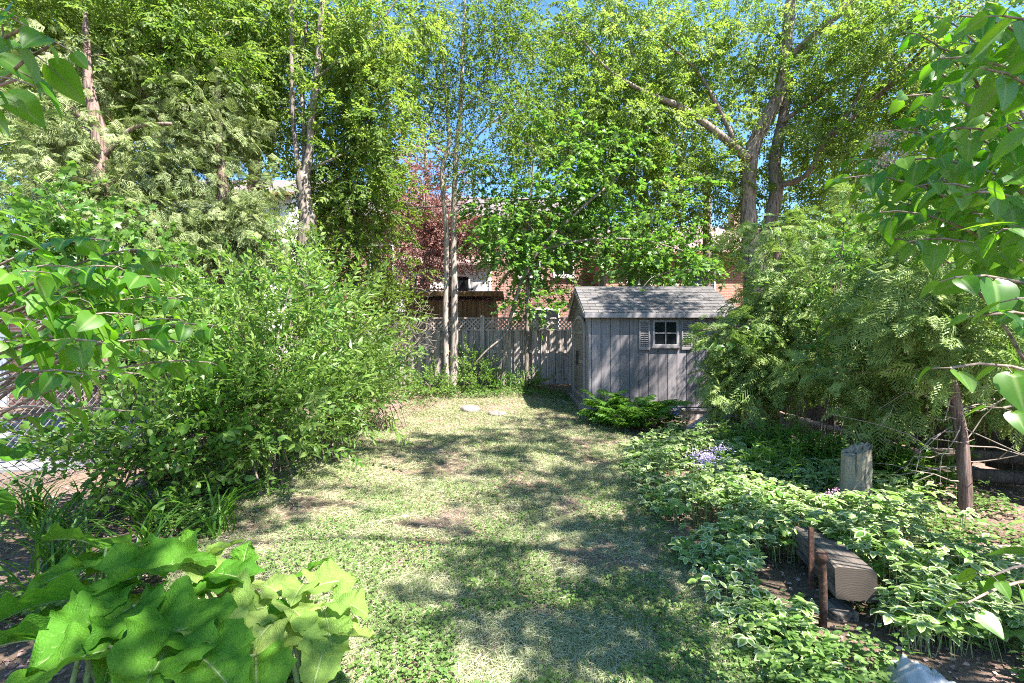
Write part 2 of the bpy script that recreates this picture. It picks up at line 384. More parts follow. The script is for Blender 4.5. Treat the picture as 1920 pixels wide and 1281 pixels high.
def T_heart(curl=.12, cup=.14, twist=0.0, detail=True):
    """lilac leaf: cordate outline, folded along the midrib, pointed tip"""
    xs = A3([-.04, .02, .14, .30, .48, .66, .82, .93, 1.04]); ws = A3([.12, .27, .385, .41, .37, .275, .16, .075, 0])
    V = []; n = len(xs)
    for i, (x, w) in enumerate(zip(xs, ws)):
        x0 = max(x, .04)
        z0 = -curl*x*x
        tw = twist*(x-.4)
        for s in (-1, -.55, 0, .55, 1):
            y = s*w; xx = x if s else x0
            V.append([xx, y, z0+cup*abs(y)*(1 if abs(s) < .8 else .92)+tw*y-(.0 if s else .012)])
    Fc = []
    for i in range(n-1):
        for j in range(4):
            a = i*5+j; Fc += [[a, a+5, a+6], [a, a+6, a+1]]
    return A3(V), A3(Fc)[:, ::-1], np.full(len(V), .5)

def stemT(P, r, n=3):
    V, fs = tube(P, r, n, cap=False); q = fs[0]
    return V, np.concatenate([q[:, [0, 1, 2]], q[:, [0, 2, 3]]]), np.full(len(V), -1.0)

def compound(leaflet, npairs=3, L=.2, ll=.085, rg=None):
    q = rg or rng; it = []
    t = np.linspace(.35, 1, npairs+1)
    for i, a in enumerate(t):
        dr = -.12*a*a
        if i == npairs: D = [[1, 0, -.35]]; 
        else: D = [[.55, .8, -.25], [.55, -.8, -.25]]
        D = norm(A3(D)+q.normal(0, .12, (len(D), 3)))
        n = len(D); it.append(inst(leaflet, frames(D, q.normal(0, .35, n)), np.tile([a*L, 0, dr*L], (n, 1)), ll*q.uniform(.8, 1.15, n), np.full(n, .5)))
    return pile(it)

def twig_spray(leafs, L=.4, pairs=4, ls=1.0, stem_r=.004, bend=-.15, ang=.7, rise=.0, rg=None, jitter=.25, start=.15):
    """twig with opposite leaves (each a template); leaf tint varies"""
    q = rg or rng; it = []
    ts = np.linspace(start, 1, pairs+1)
    P = np.stack([np.linspace(0, L, 2), np.zeros(2), bend*L*np.linspace(0, 1, 2)**2], -1)
    it.append(stemT(P, stem_r*np.linspace(1, .4, 2)))
    for i, a in enumerate(ts):
        pos = A3([a*L, 0, bend*L*a*a]); rot = i*math.pi/2*.9
        sides = [0, math.pi] if i < pairs else [0, math.pi/2]
        for sd in sides:
            th = sd+(rot if not rise else q.uniform(-.6, .6))
            if i == pairs: d = A3([1, q.normal(0, .3), q.normal(-.1, .2)])
            else: d = A3([math.cos(ang), math.sin(ang)*math.cos(th), math.sin(ang)*math.sin(th)*.6+rise])
            d = d+q.normal(0, jitter, 3)
            lf = leafs[q.integers(len(leafs))]
            it.append(inst(lf, frames(d[None], q.normal(0, .4, 1)), pos[None], [ls*q.uniform(.75, 1.15)], A3([np.clip(q.normal(.5, .17), 0, 1)])))
    return pile(it)

def cedar_spray(L=.34, rg=None, w=.0095):
    """flat drooping fan of scale-leaf branchlets"""
    q = rg or rng; it = []; V = []; Fc = []; T = []
    def sliver(p, d, l, wd, t):
        d = norm(d); a = q.normal(0, .5); s = norm(np.cross(d, [0, math.sin(a), math.cos(a)]))*wd; n = len(V)
        V.extend([p-s, p+s, p+d*l]); Fc.extend([[n, n+1, n+2]]); T.extend([t]*3)
    nn = 9
    for i in range(nn):
        a = (i+.6)/nn; p = A3([a*L, 0, -.28*L*a*a])
        for s in (-1, 1):
            l = L*(.52*(1-a)+.16)*q.uniform(.8, 1.15); d = A3([.75, s*.75, -.25-.3*a]); t = q.uniform(.3, .7)
            sliver(p, d, l, w*.75, t)
            dn = norm(d)
            for b in (.5,):
                pp = p+dn*l*b
                for s2 in (-1, 1):
                    sliver(pp, A3([.8+.3*s2*s, s*.75-s2*.65, -.3])+q.normal(0, .12, 3), l*.55*(1.1-b*.4), w*.75, t+.05)
    sliver(A3([L*.8, 0, -.2*L]), A3([1, 0, -.5]), L*.25, w, .55)
    return A3(V), A3(Fc), A3(T)

tq = np.random.default_rng(3)
RH = T_rhomb(.27, .06, .12); RH2 = T_rhomb(.36, .05, .1); LAN = T_rhomb(.17, .05, .2)
EL = T_ell(.27); ELN = T_ell(.18, .06, .2); MAP = T_maple()
CMP = [compound(RH, k, .19, .085, tq) for k in (2, 2, 2, 3)]
SPR_ASH = [twig_spray(CMP, .42, 3, 1.0, .004, -.25, .8, rg=tq) for _ in range(6)]
SPR_SMALL = [twig_spray([RH2], .36, 6, .058, .003, -.2, .9, rg=tq) for _ in range(6)]
SPR_MAPLE = [twig_spray([MAP], .34, 3, .098, .004, -.2, .9, rise=.0, rg=tq, jitter=.3) for _ in range(6)]
SPR_SHRUB = [twig_spray([ELN, LAN], .45, 6, .105, .003, -.06, .85, rg=tq) for _ in range(6)]
SPR_SHRUBF = [twig_spray([LAN], .45, 6, .1, .004, -.06, .85, rg=tq) for _ in range(6)]
SPR_BROAD = [twig_spray([EL], .4, 4, .085, .004, -.1, .85, rg=tq) for _ in range(6)]
SPR_CEDAR = [cedar_spray(.25*s, tq) for s in (.7, .9, 1.0, 1.1, 1.35)]

# ------------------------------------------------------------------ crowns and trees
def el(px, py, rx, ry, Y, rd, w=None):
    c = W(px, py, Y); return c, A3([rx/F*Y, rd, ry/F*Y]), (w if w is not None else rx*ry)

def crown_points(ells, nclump, per, spread, q, shell=.45, flat=.65):
    w = A3([e[2] for e in ells], float); w /= w.sum()
    k = q.choice(len(ells), nclump, p=w)
    C = A3([e[0] for e in ells])[k]; Rr = A3([e[1] for e in ells])[k]
    d = norm(q.normal(0, 1, (nclump, 3))); r = q.random(nclump)**shell
    cc = C+d*Rr*r[:, None]
    idx = np.repeat(np.arange(nclump), per)
    off = q.normal(0, 1, (nclump*per, 3))*A3([1, 1, flat])*spread
    pts = cc[idx]+off
    out = norm(off)+.55*(d*r[:, None])[idx]
    return cc, pts, out, idx

def foliage(ells, nclump, per, spread, sprays, q, droop=.25, up=0.0, size=1.0, flat=.65, shell=.45, rollsd=.7, tmean=.5, zmin=.15, keep=None, svar=(.75, 1.2)):
    cc, pts, out, idx = crown_points(ells, nclump, per, spread, q, shell, flat)
    d = out+q.normal(0, .35, out.shape); d[:, 2] += up-droop
    d = norm(d)
    ok = pts[:, 2] > g(pts[:, 0], pts[:, 1])+zmin
    if keep is not None: ok &= keep(pts)
    pts, d, idx = pts[ok], d[ok], idx[ok]
    ct = q.normal(tmean, .14, nclump)
    tint = np.clip(ct[idx]+q.normal(0, .13, len(idx)), 0, 1)
    sel = q.integers(len(sprays), size=len(pts)); it = []
    for s, tp in enumerate(sprays):
        mk = sel == s
        if mk.any(): it.append(inst(tp, frames(d[mk], q.normal(0, rollsd, mk.sum())), pts[mk], size*q.uniform(*svar, mk.sum()), tint[mk]))
    return cc, pile(it)

def branches(skel, rad, cc, q, rmin=.006, rmax=.03, sag=.12, sides=5):
    """tubes from the nearest skeleton point to every clump centre; each branch joins the skeleton"""
    S = skel.copy(); R = rad.copy(); tubes = []
    d0 = np.array([np.min(np.linalg.norm(S-c, axis=1)) for c in cc])
    for i in np.argsort(d0):
        c = cc[i]; dv = S-c; dist = np.linalg.norm(dv, axis=1)+.9*np.maximum(dv[:, 2], 0)
        j = int(np.argmin(dist)); p = S[j]; L = np.linalg.norm(c-p)
        if L < .08: continue
        r0 = min(rmax, R[j]*.7, .006+.012*L); r0 = max(r0, rmin)
        mid = (p+c)/2+A3([0, 0, sag*L])+q.normal(0, .06*L, 3)
        t = np.linspace(0, 1, 5)[:, None]; P = p*(1-t)**2+2*mid*t*(1-t)+c*t*t
        rr = r0*np.linspace(1, .45, 5)
        tubes.append(tube(P, rr, sides, cap=False))
        S = np.concatenate([S, P[1:]]); R = np.concatenate([R, rr[1:]])
    return join(tubes)

def px_line(pts):
    """[(px, py, Y, radius m)] -> (n,4)"""
    return A3([[*W(a, b, Y), r] for a, b, Y, r in pts])

def tree(name, label, trunk, limbs, ells, nclump, per, spread, sprays, leafm, bark, seed, cat='tree', group=None, step=.22, sides=12, wob=.06, rmax=.035, crown_name='crown', **kw):
    q = np.random.default_rng(seed)
    base = trunk[0, :3]; o = thing(name, label, cat, (base[0], base[1], float(g(base[0], base[1]))), group)
    sk = []
    T = cat_rom(trunk, step); T[:, :2] += q.normal(0, .008, (len(T), 2)); sk.append(T)
    part('trunk', *tube(T[:, :3], T[:, 3], sides, wob, rg=q), bark, o, smooth=True)
    for l in limbs:
        Lm = cat_rom(l, step); sk.append(Lm)
        part('limb', *tube(Lm[:, :3], Lm[:, 3], max(6, sides-3), wob, rg=q), bark, o, smooth=True)
    sk = np.concatenate(sk)
    cc, (V, Fc, ti) = foliage(ells, nclump, per, spread, sprays, q, **kw)
    hi = sk[:, 2] > min(cc[:, 2].min(), sk[:, 2].max()*.5)-.3
    bv, bf = branches(sk[hi, :3], sk[hi, 3], cc, q, rmax=rmax)
    part('branches', bv, bf, bark, o, smooth=True, kind='stuff')
    part(crown_name, V, [Fc], leafm, o, {'tint': ti}, kind='stuff')
    return o

# ================================================================== SETTING
# ground sheet: fine near, coarse far
xs = np.concatenate([[-400, -120, -40, -20], np.arange(-12, 12.01, .2), [20, 40, 120, 400]])
ys = np.concatenate([[-60, -20, -6], np.arange(-2, 14.01, .2), [18, 25, 40, 90, 250, 900]])
X, Y = np.meshgrid(xs, ys, indexing='ij'); Z = g(X, Y)
V = np.stack([X, Y, Z], -1).reshape(-1, 3); nx, ny = X.shape
i = np.arange(nx-1)[:, None]*ny+np.arange(ny-1)[None]
Q = np.stack([i, i+ny, i+ny+1, i+1], -1).reshape(-1, 4)
o = single('ground', V, [Q], M['soil'], smooth=True); o['kind'] = 'structure'

# neighbour's paved drive beyond the chain-link fence
V, fs = boxv((-16, 5.2, -.2), (-5.05, 9.4, .035)); o = single('driveway', V, fs, M['concrete']); o['kind'] = 'structure'

# lawn edge functions
def lawn_left(y): return np.interp(y, [1.5, 2.5, 3.5, 5, 6.7, 8, 9.5, 11], [-1.4, -1.7, -2.3, -2.7, -2.7, -2.5, -2.0, -1.5])
def lawn_right(y): return np.interp(y, [1.5, 2.3, 3.5, 5, 6.5, 8, 8.6, 11.4], [1.2, 1.2, 1.15, 1.3, 1.6, 2.0, 1.5, 1.4])


# ================================================================== GARDEN SHED
def box_part(name, a, b, mat, parent, bev=.004, kind=None):
    V, fs = boxv(a, b, bev); return part(name, V, fs, mat, parent, kind=kind)

def strip_mesh(name, dims, mat, bev=.004):
    d = A3(dims)/2; V, fs = boxv(-d, d, bev); return mesh(name, V, fs, mat)

SX0, SX1, SY0, SY1 = 1.46, 4.30, 8.70, 11.10
SZ0, SZE, SZR = .225, 2.06, 2.64
shed = thing('garden_shed', 'grey storage shed with gabled shingle roof beside the back fence', 'shed', (2.9, 9.9, .05))
# floor deck and bearers
box_part('floor_deck', (SX0-.09, SY0-.06, SZ0-.05), (SX1+.03, SY1+.05, SZ0), M['resin_trim'], shed)
for yy in (SY0-.03, 9.9, SY1-.1):
    box_part('bearer', (SX0-.06, yy, -.03), (SX1, yy+.12, SZ0-.052), M['fence_wood'], shed, .006)
for xx in (SX0-.055,):
    box_part('side_bearer', (xx, SY0+.10, .0), (xx+.1, SY1-.12, SZ0-.054), M['fence_wood'], shed, .006)
# front wall boards (towards the lawn) with grooves
w0 = .186; n = 15; step = (SX1-SX0-.12)/n
bm_ = [strip_mesh('siding_board', (step-.007, .03, SZE-SZ0-.03), M['resin'], .005)]
for k in range(n):
    piece('siding_board', bm_[0], shed, (SX0+.06+step*(k+.5), SY0+.015, (SZ0+SZE)/2+.005))
box_part('wall_backing', (SX0+.02, SY0+.031, SZ0), (SX1-.02, SY0+.05, SZE-.02), M['resin_dark'], shed, 0)
for xx in (SX0, SX1-.055):
    box_part('corner_post', (xx, SY0-.008, SZ0), (xx+.055, SY0+.06, SZE-.01), M['resin_trim'], shed, .008)
box_part('corner_post', (SX0, SY1-.06, SZ0), (SX0+.055, SY1, SZE-.01), M['resin_trim'], shed, .008)
box_part('back_wall', (SX0+.056, SY1-.05, SZ0), (SX1, SY1-.01, SZE), M['resin'], shed)
box_part('end_wall', (SX1-.05, SY0+.061, SZ0), (SX1-.01, SY1-.051, SZE), M['resin'], shed)
# gable ends
for xx, nm in ((SX0+.012, 'gable'), (SX1-.05, 'gable')):
    ym = (SY0+SY1)/2
    V = A3([[xx, SY0+.01, SZE], [xx, SY1-.01, SZE], [xx, ym, SZR-.03], [xx+.035, SY0+.01, SZE], [xx+.035, SY1-.01, SZE], [xx+.035, ym, SZR-.03]])
    part(nm, V, [A3([[0, 2, 1], [3, 4, 5]]), A3([[0, 1, 4, 3], [1, 2, 5, 4], [2, 0, 3, 5]])], M['resin'], shed)
# door end: wall panels either side, two arched leaves, arch trim
ym = (SY0+SY1)/2; dw = .72; ztop = 2.02
for a, b in ((SY0+.061, ym-dw-.06), (ym+dw+.06, SY1-.061)):
    box_part('end_panel', (SX0+.012, a, SZ0), (SX0+.045, b, SZE-.001), M['resin'], shed)
box_part('door_lintel', (SX0+.016, ym-dw-.058, 2.005), (SX0+.04, ym+dw+.058, SZE-.001), M['resin'], shed, 0)
for s in (-1, 1):
    a, b = sorted((ym+s*.006, ym+s*dw))
    yy = np.linspace(a, b, 9); arch = lambda y: 1.74+.25*math.sqrt(max(0, 1-((y-ym)/dw)**2))
    top = [arch(y) for y in yy]; m_ = len(yy)
    V = []
    for xx in (SX0-.012, SX0+.02):
        V += [[xx, y, SZ0+.01] for y in yy]+[[xx, y, t] for y, t in zip(yy, top)]
    V = A3(V); k = np.arange(m_-1); q2 = 2*m_
    Q = np.concatenate([np.stack([k, k+m_, k+m_+1, k+1], -1), np.stack([k+q2, k+q2+1, k+q2+m_+1, k+q2+m_], -1), np.stack([k+m_, k+m_+q2, k+m_+q2+1, k+m_+1], -1),
                        [[0, q2, q2+m_, m_], [m_-1, 2*m_-1, q2+2*m_-1, q2+m_-1]]])
    door = part('door', V, [Q], M['resin_dark'], shed)
    for zz in (SZ0+.12, 1.05, 1.66):
        box_part('door_rail', (SX0-.03, a+.03, zz), (SX0-.0125, b-.03, zz+.07), M['resin_trim'], door, .004)
    for k in range(1, 4):
        y_ = a+(b-a)*k/4; box_part('door_groove_board', (SX0-.021, y_-.055, SZ0+.195), (SX0-.0126, y_+.055, 1.045), M['resin_dark'], door, .003)
    box_part('door_handle', (SX0-.06, ym+s*.07-.02, 1.0), (SX0-.031, ym+s*.07+.02, 1.3), M['black'], door, .006)
ta = np.linspace(0, math.pi, 17); V = []
for xx in (SX0-.03, SX0+.011):
    for rr in (0, .065):
        V += [[xx, ym+(dw+.005+rr)*math.cos(t), 1.74+(.255+rr)*math.sin(t)] for t in ta]
V = A3(V); k = np.arange(16); Q = np.concatenate([np.stack([k, k+1, k+18, k+17], -1), np.stack([k+34, k+51, k+52, k+35], -1), np.stack([k+17, k+18, k+52, k+51], -1), np.stack([k, k+34, k+35, k+1], -1)])
part('door_arch_trim', V, [Q], M['resin_trim'], shed)
for s in (-1, 1):
    a, b = sorted((ym+s*(dw+.006), ym+s*(dw+.066))); box_part('door_jamb', (SX0-.025, a, SZ0+.005), (SX0+.011, b, 1.74), M['resin_trim'], shed, .005)
# window and shutters
def front(px, py): p = W(px, py, SY0); return p[0], p[2]
wx0, wz1 = front(1223, 600); wx1, wz0 = front(1272, 650)
fv = [boxv((wx0, SY0-.03, wz0), (wx1, SY0-.001, wz0+.045), .004), boxv((wx0, SY0-.03, wz1-.045), (wx1, SY0-.001, wz1), .004),
      boxv((wx0, SY0-.029, wz0+.046), (wx0+.045, SY0-.001, wz1-.046), .004), boxv((wx1-.045, SY0-.029, wz0+.046), (wx1, SY0-.001, wz1-.046), .004)]
wf = part('window', *join(fv), M['resin_trim'], shed)
xm, zm = (wx0+wx1)/2, (wz0+wz1)/2
box_part('muntin', (xm-.011, SY0-.024, wz0+.046), (xm+.011, SY0-.003, wz1-.046), M['resin_trim'], wf, .003)
for a, b in ((wx0+.046, xm-.012), (xm+.012, wx1-.046)):
    box_part('muntin', (a, SY0-.024, zm-.011), (b, SY0-.003, zm+.011), M['resin_trim'], wf, .003)
    for c, d in ((wz0+.046, zm-.012), (zm+.012, wz1-.046)):
        box_part('pane', (a, SY0-.012, c), (b, SY0-.004, d), M['glass'], wf, 0)
box_part('window_sill', (wx0-.02, SY0-.05, wz0-.035), (wx1+.02, SY0-.002, wz0-.001), M['resin_trim'], wf)
for pa, pb in ((1197.5, 1218), (1277, 1297.5)):
    a, z1 = front(pa, 600); b, z0 = front(pb, 656)
    fv = [boxv((a, SY0-.032, z0), (b, SY0-.001, z0+.05), .004), boxv((a, SY0-.032, z1-.035), (b, SY0-.001, z1), .004),
          boxv((a, SY0-.031, z0+.051), (a+.03, SY0-.001, z1-.036), .004), boxv((b-.03, SY0-.031, z0+.051), (b, SY0-.001, z1-.036), .004)]
    sh = part('shutter', *join(fv), M['resin_trim'], shed)
    box_part('shutter_back', (a+.03, SY0-.006, z0+.05), (b-.03, SY0-.001, z1-.035), M['resin_dark'], sh, 0)
    sl = strip_mesh('slat', (b-a-.062, .022, .012), M['resin_trim'], .002); ns = 12
    for k in range(ns):
        c, s_ = math.cos(.6), math.sin(.6)
        piece('slat', sl, sh, ((a+b)/2, SY0-.017, z0+.07+(z1-z0-.12)*k/(ns-1)), [[1, 0, 0], [0, c, -s_], [0, s_, c]])
# roof: two slopes, ridge cap, fascia, shingles laid in courses
EX0, EX1 = SX0-.09, SX1+.05; EY0, EY1 = SY0-.12, SY1+.12
rise = (SZR-SZE)/((SY1-SY0)/2)
slope = math.atan(rise); ez = SZE-.12*rise+.02
V = A3([[EX0, EY0, ez-.03], [EX1, EY0, ez-.03], [EX1, ym, SZR-.03], [EX0, ym, SZR-.03], [EX0, EY1, ez-.03], [EX1, EY1, ez-.03]])
V2 = V+[0, 0, .035]
roof = part('roof', np.concatenate([V, V2]), [A3([[0, 3, 2, 1], [3, 4, 5, 2], [6, 7, 8, 9], [9, 8, 11, 10], [0, 1, 7, 6], [4, 10, 11, 5], [0, 6, 9, 3], [3, 9, 10, 4], [1, 2, 8, 7], [2, 5, 11, 8]])], M['resin_trim'], shed)
box_part('fascia', (EX0-.002, EY0-.022, ez-.075), (EX1+.002, EY0-.001, ez+.012), M['resin_trim'], roof, .004)
for s in (-1, 1):   # rake boards on the door gable
    P0 = A3([EX0-.012, EY0 if s < 0 else EY1, ez-.04]); P1 = A3([EX0-.012, ym, SZR-.04])
    u = norm(P1-P0); nrm = A3([0, -u[2]*s*-1, 0]); V = []
    for xx in (0, .011):
        for p in (P0, P1):
            V += [p+[xx, 0, -.045], p+[xx, 0, .045]]
    V = A3(V); part('rake_board', V, [A3([[0, 1, 3, 2], [4, 6, 7, 5], [0, 4, 5, 1], [2, 3, 7, 6], [1, 5, 7, 3], [0, 2, 6, 4]])], M['resin_trim'], roof)
srng = np.random.default_rng(4)
L_s = math.hypot(ym-EY0, SZR-ez); nc = 9; nt_ = 11; tabw = (EX1-EX0)/nt_; course = L_s/nc
sm = [strip_mesh('shingle', (tabw-.006, course*1.25, .010), M['shingle'], .002) for _ in range(1)]
for side in (1, -1):
    for r in range(nc):
        off = (r % 2)*.5*tabw
        for k in range(nt_+(r % 2)):
            cx = EX0+tabw*(k+.5)-off; hw = (tabw-.006)/2
            x0_, x1_ = max(cx-hw, EX0+.002), min(cx+hw, EX1-.002)
            if x1_-x0_ < .03: continue
            a = (r+.55)*course
            c, s_ = math.cos(slope-.055), math.sin(slope-.055)
            yy = EY0+a*math.cos(slope); zz = ez+a*math.sin(slope)+.019
            if side < 0: yy = 2*ym-yy; s_ = -s_
            piece('shingle', sm[0], roof, ((x0_+x1_)/2, yy, zz+srng.normal(0, .001)), [[1, 0, 0], [0, c, -s_], [0, s_, c]], ((x1_-x0_)/(tabw-.006), 1, 1))
V, fs = tube(A3([[EX0-.01, ym, SZR+.01], [EX1+.01, ym, SZR+.01]]), .045, 8); V[:, 2] = np.maximum(V[:, 2], SZR-.005)
part('ridge_cap', V, fs, M['shingle'], roof)

# ================================================================== BACK FENCE
FY = 11.62; fq = np.random.default_rng(8)
FX0, FX1 = -4.6, 7.4
def FG(x): return .36+.02*math.sin(1.3*x)
fence = thing('wooden_fence', 'weathered grey board fence with lattice top across the back of the lawn', 'fence', (0, FY, .3))
FT = W(0, 597, FY)[2]; FB = W(0, 619, FY)[2]
bw = .14
bmesh_ = []
for k in range(6):   # slightly worn board shapes
    V, fs = boxv((-bw/2, -.009, 0), (bw/2, .009, 1.0), .003); V = V.copy(); V[:, 0] *= fq.uniform(.93, 1.03); V[:, 0] += V[:, 2]*fq.normal(0, .006)
    bmesh_.append(mesh('board', V, fs, M['fence_wood']))
x = FX0; k = 0
while x < FX1:
    for lay, dy in ((0, -.03), (1, .03)):
        xx = x+(0 if lay == 0 else .115)+fq.normal(0, .006)
        z0 = FG(xx)+.02+abs(fq.normal(0, .012)); z1 = FB-.012
        th = fq.normal(0, .006)
        piece('board', bmesh_[fq.integers(6)], fence, (xx, FY+dy, z0), [[math.cos(th), 0, math.sin(th)], [0, 1, 0], [-math.sin(th), 0, math.cos(th)]], (1, 1, z1-z0))
    x += .225
for zz, hh in ((.55, .08), (1.2, .08)):
    box_part('rail', (FX0-.1, FY-.019, zz), (FX1, FY+.019, zz+hh), M['fence_wood'], fence)
box_part('lattice_rail', (FX0-.1, FY-.045, FB-.02), (FX1, FY+.045, FB+.02), M['fence_wood'], fence, .005)
box_part('lattice_rail', (FX0-.1, FY-.04, FT-.02), (FX1, FY+.04, FT+.02), M['fence_wood'], fence, .005)
for px in (590, 905, 1180, 1400, 1600):
    xx = W(px, 0, FY)[0]
    box_part('post', (xx-.05, FY-.135, .2), (xx+.05, FY-.046, FT+.06), M['fence_wood'], fence, .008)
lh = FT-FB-.04; ll = lh*math.sqrt(2)+.01
lm = strip_mesh('lath', (.034, .008, ll), M['fence_wood'], .002)
s2 = math.sqrt(.5)
for lay, sg in ((0, 1), (1, -1)):
    x = FX0
    while x < 2.1:
        piece('lath', lm, fence, (x, FY-.006+.009*lay, (FT+FB)/2), [[s2, 0, sg*s2], [0, 1, 0], [-sg*s2, 0, s2]]); x += .105

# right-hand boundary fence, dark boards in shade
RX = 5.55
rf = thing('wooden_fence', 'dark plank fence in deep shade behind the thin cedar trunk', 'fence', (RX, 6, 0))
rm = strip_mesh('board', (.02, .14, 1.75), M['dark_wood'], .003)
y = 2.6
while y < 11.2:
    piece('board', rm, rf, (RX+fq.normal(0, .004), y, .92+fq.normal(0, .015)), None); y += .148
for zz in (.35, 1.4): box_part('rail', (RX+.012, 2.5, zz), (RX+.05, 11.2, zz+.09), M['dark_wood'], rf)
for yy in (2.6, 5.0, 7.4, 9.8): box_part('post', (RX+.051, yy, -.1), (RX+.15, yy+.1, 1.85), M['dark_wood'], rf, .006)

# stacked boards lying in front of it
for i_, (a, b, r_, lb) in enumerate((((4.0, 4.95, .1), (5.4, 4.5, .12), .07, 'dark grey log lying lowest of the logs behind the thin cedar trunk'),
                        ((4.1, 5.15, .25), (5.45, 4.75, .27), .06, 'dark grey log lying on top of the logs behind the thin cedar trunk'),
                        ((3.7, 5.6, .09), (5.3, 5.3, .11), .08, 'thick dark log at the back of the log heap by the plank fence'))):
    P = cat_rom(A3([a, (A3(a)+A3(b))/2+[0, 0, .015], b]), .2); V, fs = tube(P, r_, 10, .05, rg=fq)
    o = single('log', V, fs, M['dark_wood'], smooth=True, origin=a); tag(o, lb, 'log', 'logs by the plank fence')

# ================================================================== CHAIN-LINK FENCE on the left
CXF = -4.85
cl = thing('chain_link_fence', 'rusty dark chain-link fence between the shrubs and the paved drive', 'fence', (CXF, 6, 0))
y0, y1, zt = 2.8, 11.4, 1.22; tl = []
s = .078; nd = int((y1-y0)/s)
for k in range(-int(zt/s)-1, nd):
    for sg in (1, -1):
        ya, yb = y0+k*s, y0+k*s+zt*.98
        za, zb = (0.03, zt) if sg > 0 else (zt, .03)
        t0 = max(0, (y0-ya)/(yb-ya)); t1_ = min(1, (y1-ya)/(yb-ya))
        if t1_ <= t0: continue
        t = np.linspace(t0, t1_, 3)[:, None]; P = A3([CXF+.003*sg, ya, za])*(1-t)+A3([CXF+.003*sg, yb, zb])*t
        tl.append(tube(P, 0.0036, 3, cap=False))
part('wire_mesh', *join(tl), M['galv'], cl, kind='stuff')
part('top_rail', *tube(A3([[CXF, y0, zt+.02], [CXF, y1, zt+.02]]), .018, 8), M['galv'], cl, smooth=True)
for yy in (3.0, 5.6, 8.2, 10.8): part('post', *tube(A3([[CXF-.03, yy, -.1], [CXF-.03, yy, zt+.06]]), .024, 8), M['galv'], cl, smooth=True)

# low timber edge of the left bed
V, fs = boxv((-3.75, 4.55, -.05), (-3.6, 7.4, .17), .012); V = V+rng.normal(0, .004, V.shape)
o = single('timber_edging', V, fs, M['timber'], origin=(-3.7, 6, 0)); tag(o, 'old low timber edging along the left bed under the shrubs', 'edging')

# ================================================================== HOUSES AND STRUCTURES BEHIND
def window(parent, xc, zc, w, h, y, mat, rows=2, cols=2):
    fr = .07
    fv = [boxv((xc-w/2, y-.05, zc-h/2), (xc+w/2, y+.02, zc-h/2+fr)), boxv((xc-w/2, y-.05, zc+h/2-fr), (xc+w/2, y+.02, zc+h/2)),
          boxv((xc-w/2, y-.049, zc-h/2+fr), (xc-w/2+fr, y+.02, zc+h/2-fr)), boxv((xc+w/2-fr, y-.049, zc-h/2+fr), (xc+w/2, y+.02, zc+h/2-fr))]
    f_ = part('window', *join(fv), mat, parent)
    for r in range(rows):
        for c in range(cols):
            a = xc-w/2+fr+(w-2*fr)*c/cols; b = a+(w-2*fr)/cols; z0 = zc-h/2+fr+(h-2*fr)*r/rows; z1 = z0+(h-2*fr)/rows
            box_part('pane', (a+.015, y-.03, z0+.015), (b-.015, y-.02, z1-.015), M['glass'], f_, 0)
    box_part('muntin', (xc-w/2+fr, y-.019, zc-h/2+fr), (xc+w/2-fr, y-.01, zc+h/2-fr), mat, f_, 0)
    box_part('sill', (xc-w/2-.08, y-.12, zc-h/2-.1), (xc+w/2+.08, y-.001, zc-h/2-.005), M['stucco'], f_, 0)

def house(name, label, x0, x1, y0, dep, ze, zr, wallm, roofm, wins, chim=None):
    h = thing(name, label, 'house', ((x0+x1)/2, y0+dep/2, 0))
    box_part('wall', (x0, y0, -.3), (x1, y0+dep, ze), wallm, h, 0)
    ymid = y0+dep/2; a, b = x0-.3, x1+.3; f_, k = y0-.45, y0+dep+.45
    V = A3([[a, f_, ze-.1], [b, f_, ze-.1], [b, ymid, zr], [a, ymid, zr], [a, k, ze-.1], [b, k, ze-.1]]); V = np.concatenate([V, V+[0, 0, .14]])
    rf_ = part('roof', V, [A3([[0, 3, 2, 1], [3, 4, 5, 2], [6, 7, 8, 9], [9, 8, 11, 10], [0, 1, 7, 6], [4, 10, 11, 5], [0, 6, 9, 3], [3, 9, 10, 4], [1, 2, 8, 7], [2, 5, 11, 8]])], roofm, h)
    V = A3([[x0+.01, y0+.01, ze], [x0+.01, y0+dep-.01, ze], [x0+.01, ymid, zr-.15], [x1-.01, y0+.01, ze], [x1-.01, y0+dep-.01, ze], [x1-.01, ymid, zr-.15]])
    part('gable', V[:3], [A3([[0, 2, 1]])], wallm, h); part('gable', V[3:], [A3([[0, 1, 2]])], wallm, h)
    box_part('gutter', (a, f_-.1, ze-.1), (b, f_-.002, ze+.02), M['brown_wood'], rf_, 0)
    for xc, zc, w, hh in wins: window(h, xc, zc, w, hh, y0, M['paint'])
    if chim is not None: box_part('chimney', (chim, ymid-.9, ze+.5), (chim+.8, ymid-.2, zr+1.0), wallm, rf_, .02)
    return h

hb = house('brick_house', 'red brick house with white stucco bay behind the back fence', -9.5, 3.4, 22, 8, 7.4, 9.6, M['brick'], M['roof_grey'],
      [(-6.3, 5.4, 1.2, 1.6), (-3.6, 5.5, 1.1, 1.6), (.8, 5.4, 1.2, 1.6), (2.5, 5.4, 1.0, 1.5), (-6.0, 2.3, 1.3, 1.6), (1.5, 2.4, 1.6, 1.4)], -8)
